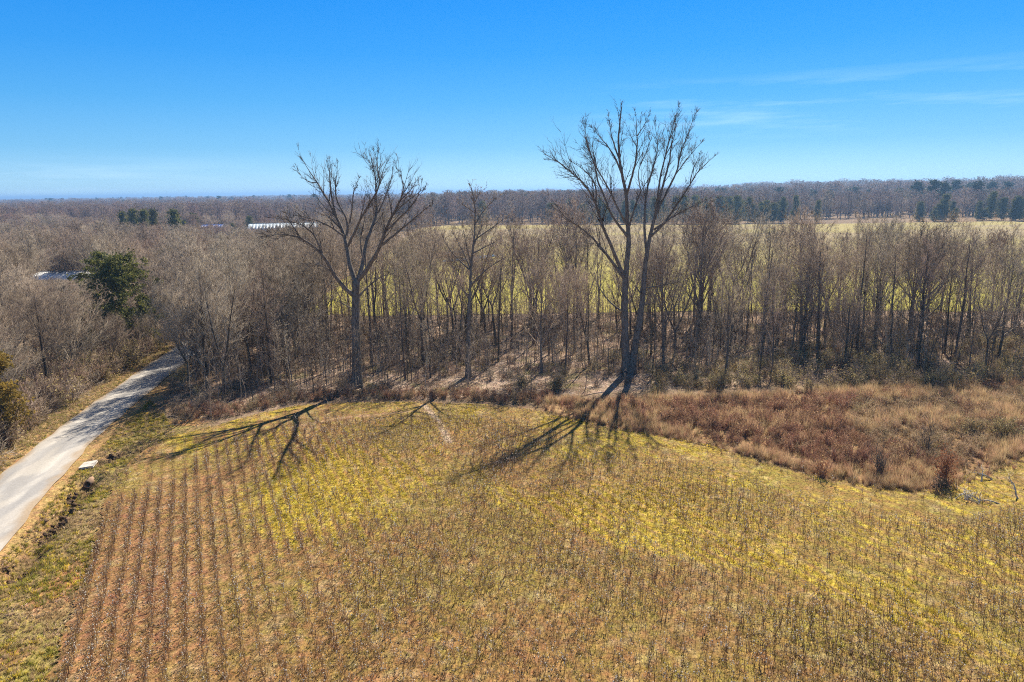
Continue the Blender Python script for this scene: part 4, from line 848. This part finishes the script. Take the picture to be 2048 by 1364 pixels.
F_COT = [stalk_form(h, nb, b, hk) for h, nb, b, hk in [(.95, 9, 0, 3), (.85, 8, 0, 2), (1.0, 10, 1, 3), (.9, 8, 0, 4), (.75, 7, 0, 2), (1.0, 11, 3, 3), (.8, 8, 1, 1)]]
pts_ = []
for k in range(0, 82):
    u = ROW0 + k * ROWS; a = np.arange(-5, 75, .085); a = a + rng.uniform(-.05, .05, len(a))
    P = ROWN * u + ROWD * a[:, None] + rng.normal(0, .065 + .09 * min(1, max(0, (k - 13) / 14)), (len(a), 2)); pts_.append(P)
P = np.concatenate(pts_); s_ = sdf(P[:, 0], P[:, 1], FIELD)
dn = .55 + .55 * sst(fbm(P[:, 0] * .15, P[:, 1] * .15, 101), .35, .6); sfar_ = linedist(P[:, 0], P[:, 1], FIELD[2:-4]); dn *= np.where(-sfar_ > -3.6 - 2.2 * fbm(P[:, 0] * .1, P[:, 1] * .1, 102), .10, 1)
lft = sst(P[:, 0] * ROWN[0] + P[:, 1] * ROWN[1] - ROW0, 9, 2); dn = np.minimum(1, dn * (1 + .25 * lft))
dn *= 1 - .45 * np.clip(blobs(P[:, 0], P[:, 1], YEL), 0, 1)
P = P[(s_ < -.15) & (rng.uniform(0, 1, len(P)) < dn) & (P[:, 1] > 15) & (np.abs(P[:, 0]) < P[:, 1] * .82 + 4)]
bl = fbm(P[:, 0] * .35, P[:, 1] * .35, 103); pk = np.where(rng.uniform(0, 1, len(P)) < .34 + 1.2 * (bl - .45), rng.choice([2, 5, 6], len(P)), rng.choice([0, 1, 3, 4], len(P)))
scatter('cotton_stalks', np.c_[P, np.full(len(P), .02)], rots(len(P), .16), rng.uniform(.5, 1.0, len(P)), pk, F_COT, 'picked brown cotton stalks in rows, some still holding white lint')
print('cotton', len(P))
def weed_form(n, h, r, m, w=.02):
    B = MB(); az = rng.uniform(0, 6.28, n); q = rng.uniform(.15, 1, n) * r; p = np.stack([np.cos(az) * q * .6, np.sin(az) * q * .6, 0 * q], -1); e = p + np.stack([np.cos(az) * q * .7, np.sin(az) * q * .7, h * rng.uniform(.4, 1.1, n)], -1); B.spikes(p, e, w); return B.mesh('weed_form', m)
F_W = [weed_form(16, .16, .20, M_GY, .035), weed_form(14, .13, .22, M_GY, .035), weed_form(14, .16, .18, M_GG, .03), weed_form(12, .24, .14, M_STRAW), weed_form(12, .10, .2, M_DEADLEAF, .04), weed_form(12, .14, .18, M_STRAW, .025)]
q = spots(FIELD, 240000, lambda x, y: (np.abs(x) < y * .82 + 4) * (y > 16) * 1.0); s_ = sdf(q[:, 0], q[:, 1], FIELD)
_, fr_, ye_, re_, gr_, ed_ = field_masks(q[:, 0], q[:, 1], s_)
ru = rng.uniform(0, 1, len(q)); pk = np.where(ru < ye_ * .85, rng.choice([0, 1], len(q)), np.where(ru < ye_ * .75 + gr_ * .14 + .03, 2, rng.choice([3, 4, 5, 4], len(q))))
keep = (rng.uniform(0, 1, len(q)) < .35 + .5 * ye_ + .2 * gr_ - .25 * re_) & (s_ < 0)
q, pk = q[keep], pk[keep]; print(len(q))
scatter('field_weeds', np.c_[q, np.full(len(q), .02)], rots(len(q), .25), rng.uniform(.4, 1.0, len(q)), pk, F_W, 'yellow green weeds and dry litter covering the cotton field')
print('weeds', len(q))
VERGE = np.array([[-10, 4], *GP([(114, 1364), (150, 1250), (200, 1050), (238, 948), (285, 905), (345, 872), (345, 850), (300, 800), (215, 880), (150, 945), (60, 1050), (0, 1120)]), [-26, 28], [-18, 10]])
q = spots(VERGE, 9000); q = q[(linedist(q[:, 0], q[:, 1], ROAD_C) > 1.9 + .5 * vnoise(q[:, 0], q[:, 1], 151))]; nz = fbm(q[:, 0] * .3, q[:, 1] * .3, 111)
pk = np.where(nz + rng.normal(0, .08, len(q)) > .52, rng.choice([0, 2, 3, 2], len(q)), rng.choice([3, 4, 5], len(q))); scatter('verge_grass', np.c_[q, ground_z(q[:, 0], q[:, 1])], rots(len(q), .25), rng.uniform(.5, 1.3, len(q)), pk, F_W, 'dry and green grass on the verge between road and cotton field')
VG2 = np.array([*GP([(-60, 1010), (0, 945), (130, 850), (300, 725), (400, 672), (390, 662), (300, 708), (120, 815), (0, 885), (-60, 930)])])
q = spots(VG2, 3600, lambda x, y: (linedist(x, y, ROAD_C) > 1.9 + .5 * vnoise(x, y, 152)) * 1.0); scatter('roadside_straw', z0(q, -.08), rots(len(q), .25), rng.uniform(.6, 1.5, len(q)), rng.choice([3, 3, 4, 5, 2], len(q)), F_W, 'straw coloured grass strip along the far side of the gravel road')
def litter_form(n, m, r=.6):
    B = MB(); B.leaves(np.c_[rng.normal(0, r * .6, (n, 2)), rng.uniform(.0, .07, n)], rng.uniform(.07, .15, n), 0, .55); return B.mesh('litter_form', m)
F_L = [litter_form(26, M_DEADLEAF), litter_form(26, M_DEADLEAF), litter_form(22, M_STRAW)]
q = spots(FLOOR, 9000); q = q[sdf(q[:, 0], q[:, 1], FIELD) > .3]; scatter('leaf_litter', z0(q, -.03), rots(len(q), .08), rng.uniform(.7, 1.3, len(q)), rng.choice([0, 1, 2], len(q)), F_L, 'pale brown fallen leaves on the wood floor')
def stick_form(n):
    B = MB(); p = np.c_[rng.normal(0, .5, (n, 2)), rng.uniform(.02, .2, n)]; az = rng.uniform(0, 6.28, n); l = rng.uniform(.5, 2.4, n); e = p + np.stack([np.cos(az) * l, np.sin(az) * l, rng.uniform(-.05, .5, n)], -1); B.bends(p, (p + e) / 2 + rng.normal(0, .06, (n, 3)), e, .028); return B.mesh('stick_form', M_TWIGG)
F_S = [stick_form(6), stick_form(4), stick_form(9)]
q = spots(FLOOR, 420); q = q[sdf(q[:, 0], q[:, 1], FIELD) > .5]; scatter('fallen_sticks', z0(q, 0), rots(len(q), .1), rng.uniform(.5, 1.3, len(q)), rng.integers(0, 3, len(q)), F_S, 'fallen sticks and twigs on the wood floor')
def clod_form():
    B = MB(); 
    for _ in range(5):
        o = np.array([[1, 0, 0], [-1, 0, 0], [0, 1, 0], [0, -1, 0], [0, 0, .8], [0, 0, -.8]]) * rng.uniform(.08, .22, (6, 1)); B.add(o + np.r_[rng.normal(0, .25, 2), .05], [[0, 2, 4], [2, 1, 4], [1, 3, 4], [3, 0, 4], [2, 0, 5], [1, 2, 5], [3, 1, 5], [0, 3, 5]])
    return B.mesh('clod_form', M_CLOD)
dl, _ = resample(DITCH, .12); dl2, _ = resample(DITCH2, .2); q = np.concatenate([dl + rng.normal(0, .42, dl.shape), dl2 + rng.normal(0, .25, dl2.shape)]); q = q[rng.uniform(0, 1, len(q)) < sst(fbm(q[:, 0] * .9, q[:, 1] * .9, 121), .4, .6)]
scatter('ditch_clods', np.c_[q, ground_z(q[:, 0], q[:, 1]) + .03], rots(len(q), .3), rng.uniform(.5, 1.3, len(q)), rng.integers(0, 3, len(q)), [clod_form() for _ in range(3)], 'dark soil clods along the washed out roadside ditch')
# ------------------------------------------------------------------ buildings among the far woods
def metal(name, c1, c2, rough=.45):
    return mat(name, c1, c2, .6, rough, 4, stretch=(1, 1, 1), spec=.4)
M_WROOF = metal('white_metal_roof', (.80, .81, .82), (.88, .88, .88)); M_BLUE = metal('blue_metal', (.04, .07, .22), (.06, .10, .30)); M_WALL = metal('tan_metal_wall', (.34, .28, .24), (.42, .36, .31), .7); M_LB = metal('pale_blue_metal_roof', (.30, .38, .46), (.50, .57, .64)); M_DARK = metal('dark_opening', (.02, .02, .022), (.03, .03, .03), .8); M_WW = metal('white_wall', (.3, .31, .33), (.4, .41, .42), .7)
def gable(name, c, L, D, eave, ridge, rz, roofm, wallm, label, panels, doors=(), cat='building'):
    o = empty(name, (c[0], c[1], -.1), rz); B = MB(); h = L / 2 - .25; d = D / 2 - .25; e = eave - .05
    v = [[-h, -d, 0], [h, -d, 0], [h, d, 0], [-h, d, 0], [-h, -d, e], [h, -d, e], [h, d, e], [-h, d, e], [-h, 0, ridge - .12], [h, 0, ridge - .12]]
    B.add(v, [[4, 7, 8][::-1], [5, 6, 9]], [[0, 1, 5, 4], [1, 2, 6, 5], [2, 3, 7, 6], [3, 0, 4, 7]]); link('wall', B.mesh('wall', wallm), o)
    sl = math.atan2(ridge - eave, D / 2); ln = math.hypot(D / 2, ridge - eave) + .25; w = L / panels; rp = None
    for sg in (-1, 1):
        for k in range(panels):
            if rp is None:
                P = MB(); P.box((0, 0, 0), (w / 2 - .015, ln / 2, .03))
                for xx in (-w / 2 + .06, 0, w / 2 - .06): P.box((xx, 0, .05), (.03, ln / 2 - .004, .022))
                rp = P.mesh('roof_panel', roofm)
            q = link('roof_panel', rp, o); q.location = (-L / 2 + w * (k + .5), sg * (ln / 2 * math.cos(sl)), ridge - ln / 2 * math.sin(sl) + (0.0 if sg < 0 else .0)); q.rotation_euler = (-sl if sg > 0 else sl, 0, 0)
    R = MB(); R.box((0, 0, ridge + .07), (L / 2 + .02, .18, .03)); link('ridge_cap', R.mesh('ridge_cap', roofm), o)
    for (x, wd, ht) in doors:
        Dm = MB(); Dm.box((x, -d - .04, ht / 2), (wd / 2, .035, ht / 2)); link('door', Dm.mesh('door', M_DARK), o)
    tag(o, label, cat); return o
p = atY(131, 548, 150)
gable('metal_shed', (p[0] + .3, 150), 13.0, 8.0, 3.0, 4.25, rad(-5), M_WROOF, M_WALL, 'long low shed with a bright white metal roof among the woods by the big cedar', 12, [(-2, 2.4, 2.4)])
p = atY(426, 448, 335)
gable('metal_building', (p[0], 335), 10.5, 9, 5.1, 6.4, rad(4), M_BLUE, M_BLUE, 'dark blue metal building far off behind the woods', 8, [(1, 3, 3.2)])
p = atY(573, 447, 318)
gable('long_barn', (p[0], 318), 33, 13, 4.0, 7.3, rad(8), M_LB, M_WW, 'long barn with a pale blue white roof half hidden behind the low-forking giant', 22, [(-9, 3, 3), (4, 3, 3)])

# ------------------------------------------------------------------ ponds in the far field
M_WATER = bpy.data.materials.new('pond_water'); M_WATER.use_nodes = True; b = M_WATER.node_tree.nodes['Principled BSDF']; b.inputs['Base Color'].default_value = (.10, .13, .15, 1); b.inputs['Roughness'].default_value = .06; b.inputs['Specular IOR Level'].default_value = .5
def pond(pts, label):
    P = GP(pts); c = P.mean(0); n = 48; a = np.interp(np.linspace(0, len(P), n, endpoint=False), np.arange(len(P) + 1), np.r_[P[:, 0], P[0, 0]]); b2 = np.interp(np.linspace(0, len(P), n, endpoint=False), np.arange(len(P) + 1), np.r_[P[:, 1], P[0, 1]])
    j = 1 + .06 * rng.normal(size=n); v = np.c_[c[0] + (a - c[0]) * j, c[1] + (b2 - c[1]) * j, np.full(n, .16)]; B = MB(); B.add(np.r_[v, [[c[0], c[1], .16]]], [[i, (i + 1) % n, n] for i in range(n)]); tag(link('pond_water', B.mesh('pond_water', M_WATER)), label, kind='structure')
pond([(878, 525), (925, 522), (960, 518), (992, 513), (990, 510), (955, 513), (920, 518), (890, 520)], 'narrow shining strip of standing water in the far field, the longer one')
pond([(884, 508), (905, 508), (926, 507), (926, 503), (900, 504), (882, 505)], 'short shining pool of water in the far field beyond the longer strip')
q = np.array([G(*w) for w in np.c_[rng.uniform(850, 915, 260), rng.uniform(509, 518, 260)]]); scatter('pond_sedge', z0(q, 0), rots(len(q), .1), rng.uniform(.8, 1.8, len(q)), rng.integers(0, 2, len(q)), F_SEDGE, 'brown sedge between the two strips of water in the far field')

# ------------------------------------------------------------------ things by the road
M_CONC = mat('pale_concrete', (.50, .44, .38), (.66, .60, .53), 2.5, .85, 5)
cs_ = GP([(157.5, 939.5), (169, 928), (195.5, 923), (186, 934.5)]); c = cs_.mean(0); B = MB(); n = 4; zt, zb = .16, .02
B.add(np.r_[np.c_[cs_ - c, [zt] * 4], np.c_[cs_ - c, [zb] * 4]], None, [[0, 3, 2, 1][::-1], [4, 5, 6, 7][::-1], [0, 1, 5, 4], [1, 2, 6, 5], [2, 3, 7, 6], [3, 0, 4, 7]])
o = link('concrete_slab', B.mesh('concrete_slab', M_CONC)); o.location = (c[0], c[1], -.02); bv = o.modifiers.new('b', 'BEVEL'); bv.width = .02; bv.segments = 2
tag(o, 'pale flat concrete slab lying on the verge beside the gravel road', 'slab')
M_TERRA = mat('terracotta', (.30, .18, .11), (.44, .29, .19), 3, .8, 4)
pc = G(170, 957); B = MB(); k = 20; a = np.arange(k) * 6.2832 / k
for i, (ro, x) in enumerate([(.27, 0), (.27, -1.6), (.21, 0), (.21, -1.6)]): B.v.append(np.c_[np.full(k, x), np.cos(a) * ro, np.sin(a) * ro]); B.n += k
j = np.arange(k); j2 = (j + 1) % k
for A_, B_, fl_ in ((0, 1, 0), (2, 3, 1), (0, 2, 1), (1, 3, 0)):
    f = np.stack([A_ * k + j, A_ * k + j2, B_ * k + j2, B_ * k + j], -1); B.f4.append(f[:, ::-1] if fl_ else f); B.m4.append(np.zeros(k))
o = link('culvert_pipe', B.mesh('culvert_pipe', M_TERRA, False)); pd = nrm(G(205, 922) - G(174, 957)); pc = G(173, 958); o.location = (pc[0], pc[1], -.44); o.rotation_euler = (0, rad(-3), math.atan2(-pd[1], -pd[0])); tag(o, 'open end of a terracotta culvert pipe in the ditch below the concrete slab', 'pipe')

# ------------------------------------------------------------------ dead wood and single shrubs by the brush
def dead_branch(px, py, L, az, up, label, n=7, group=None):
    b = G(px, py); B = MB(); o = empty('fallen_branch', (b[0], b[1], .05)); d = np.array([math.cos(az) * math.cos(up), math.sin(az) * math.cos(up), math.sin(up)]); t = np.linspace(0, 1, 8)
    P = d * L * t[:, None] + np.c_[rng.normal(0, .05, (8, 2)), .25 * np.sin(t * 3.1)] * L * .5; P[0] = 0; B.tube(P, .045 * (1 - t) + .012, 6); link('stem', B.mesh('stem', M_SILVER, True), o)
    C = MB(); ii = rng.integers(2, 8, n); p = P[ii]; dd = nrm(d + rng.normal(0, .6, (n, 3)) + [0, 0, .3]); l = rng.uniform(.25, .6, n) * L; b1 = bend(C, p, dd, l, .02, .1); twigs(C, *b1, l, [3], .016, .45, 1); link('crown', C.mesh('crown', M_SILVER), o); tag(o, label, 'branch', group)
dead_branch(2036, 1000, 1.5, 1.9, .95, 'pale forked dead branch standing up by the mossy patch at the brush corner', 5)
dead_branch(1962, 965, .9, .9, .8, 'short bleached branch poking up from the edge of the brush corner', 4)
dead_branch(1985, 962, 1.2, 2.8, .35, 'bleached branch sprawling low against the brush corner', 5)
dead_branch(2000, 1010, 1.6, 3.05, .06, 'thin branch lying flat on the moss beyond the branch pile', 3)
b = G(1938, 1000); B = MB(); n = 46; p = np.c_[rng.normal(0, .4, (n, 2)), rng.uniform(.02, .25, n)]; az = rng.uniform(0, 6.28, n); l = rng.uniform(.4, 1.0, n); e = p * [.4, .4, 1] + np.stack([np.cos(az) * l * .7, np.sin(az) * l * .7, rng.uniform(.1, .7, n)], -1); B.bends(p, (p + e) / 2 + [0, 0, .1], e, .028)
o = link('branch_pile', B.mesh('branch_pile', M_SILVER)); o.location = (b[0], b[1], 0); o['kind'] = 'stuff'; tag(o, 'heap of bleached cut branches on the mossy corner of the cotton field', 'brush pile')
b = G(1130, 770)
def shrub(px, py, R, Hh, n, tm, lm, nl, lf, label):
    b = G(px, py); o = empty('shrub', (b[0], b[1], -.05)); B = MB(); az = rng.uniform(0, 6.28, n); el = rng.uniform(.5, 1.5, n); l = rng.uniform(.6, 1.1, n); d = np.stack([np.cos(az) * np.cos(el) * R, np.sin(az) * np.cos(el) * R, np.sin(el) * Hh], -1) * l[:, None]; L_ = np.linalg.norm(d, axis=1)
    b0 = bend(B, np.c_[rng.normal(0, .12, (n, 2)), np.zeros(n)], d, L_, .018, .2, .25); link('stems', B.mesh('stems', tm), o); C = MB(); twigs(C, *b0, L_, [5, 4], .013, .5, 2, .3)
    if nl: i = rng.integers(0, n, nl); t = rng.uniform(.3, 1.1, nl)[:, None]; C.leaves(b0[0][i] + (b0[2][i] - b0[0][i]) * t + rng.normal(0, .18, (nl, 3)), lf, 1, .1)
    link('crown', C.mesh('crown', [tm, lm]), o); tag(o, label, 'shrub')
M_RUST = mat('rust_leaf', (.22, .075, .03), (.40, .16, .06), 2, .7, 3, 0, .4)
shrub(1886, 968, .95, 2.6, 26, M_BRAMBLE, M_RUST, 500, .12, 'upright rust-red shrub at the brush corner beside the mossy patch')
shrub(1872, 985, .55, 1.3, 16, M_BARK, M_BRAMBLE, 120, .10, 'small dark brown shrub in front of the rust-red one at the brush edge')
shrub(1760, 955, 1.0, 2.4, 26, M_BARK, M_BRAMBLE, 100, .10, 'dark twiggy shrub at the field edge, nearer the giants than the rust-red shrub')
shrub(1850, 905, 1.0, 2.9, 14, M_BARK, M_TWIG, 0, .1, 'tall thin leafless shrub rising from the pale part of the brush')
shrub(2010, 875, 2.0, 1.6, 40, M_TANBR, M_PRIVET, 1500, .13, 'dark green mounded shrub deep in the rusty brush')
shrub(1945, 868, 2.0, 1.3, 40, M_TANBR, M_PRIVET, 900, .12, 'olive mounded shrub beside the dark green mound in the brush')
shrub(1640, 975 - 20, .8, 1.9, 20, M_BRAMBLE, M_RUST, 120, .1, 'narrow reddish shrub on the brush edge above the green grass strip')
shrub(1115, 778, 1.7, 1.6, 40, M_TWIGG, M_PRIVET, 1300, .12, 'round olive shrub before the twin-trunked giant at the end of the brush')
shrub(1045, 775, 1.8, 1.4, 40, M_TWIGG, M_PRIVET, 900, .12, 'spreading olive brown shrub next to the round olive one at the wood edge')
shrub(1680, 750, 1.9, 2.2, 46, M_BARK, M_BRAMBLE, 500, .12, 'dark purplish brown bush at the wood edge behind the rusty brush')
shrub(365, 765, 1.7, 1.9, 36, M_TWIGG, M_PRIVET, 900, .12, 'glossy leaved roadside bush at the wood corner before the gravel road vanishes')

# ------------------------------------------------------------------ air
M_HAZE = bpy.data.materials.new('haze_air'); M_HAZE.use_nodes = True; N = M_HAZE.node_tree.nodes; N.clear(); vo = N.new('ShaderNodeVolumePrincipled'); vo.inputs['Density'].default_value = 0.00026; vo.inputs['Color'].default_value = (.33, .60, 1.0, 1); vo.inputs['Anisotropy'].default_value = .35; out = N.new('ShaderNodeOutputMaterial'); M_HAZE.node_tree.links.new(vo.outputs[0], out.inputs['Volume'])
B = MB(); B.box((0, 7600, 20.0), (18500, 13000, 23.0)); o = link('haze', B.mesh('haze', M_HAZE)); tag(o, 'thin blue winter haze over the whole landscape', kind='stuff')
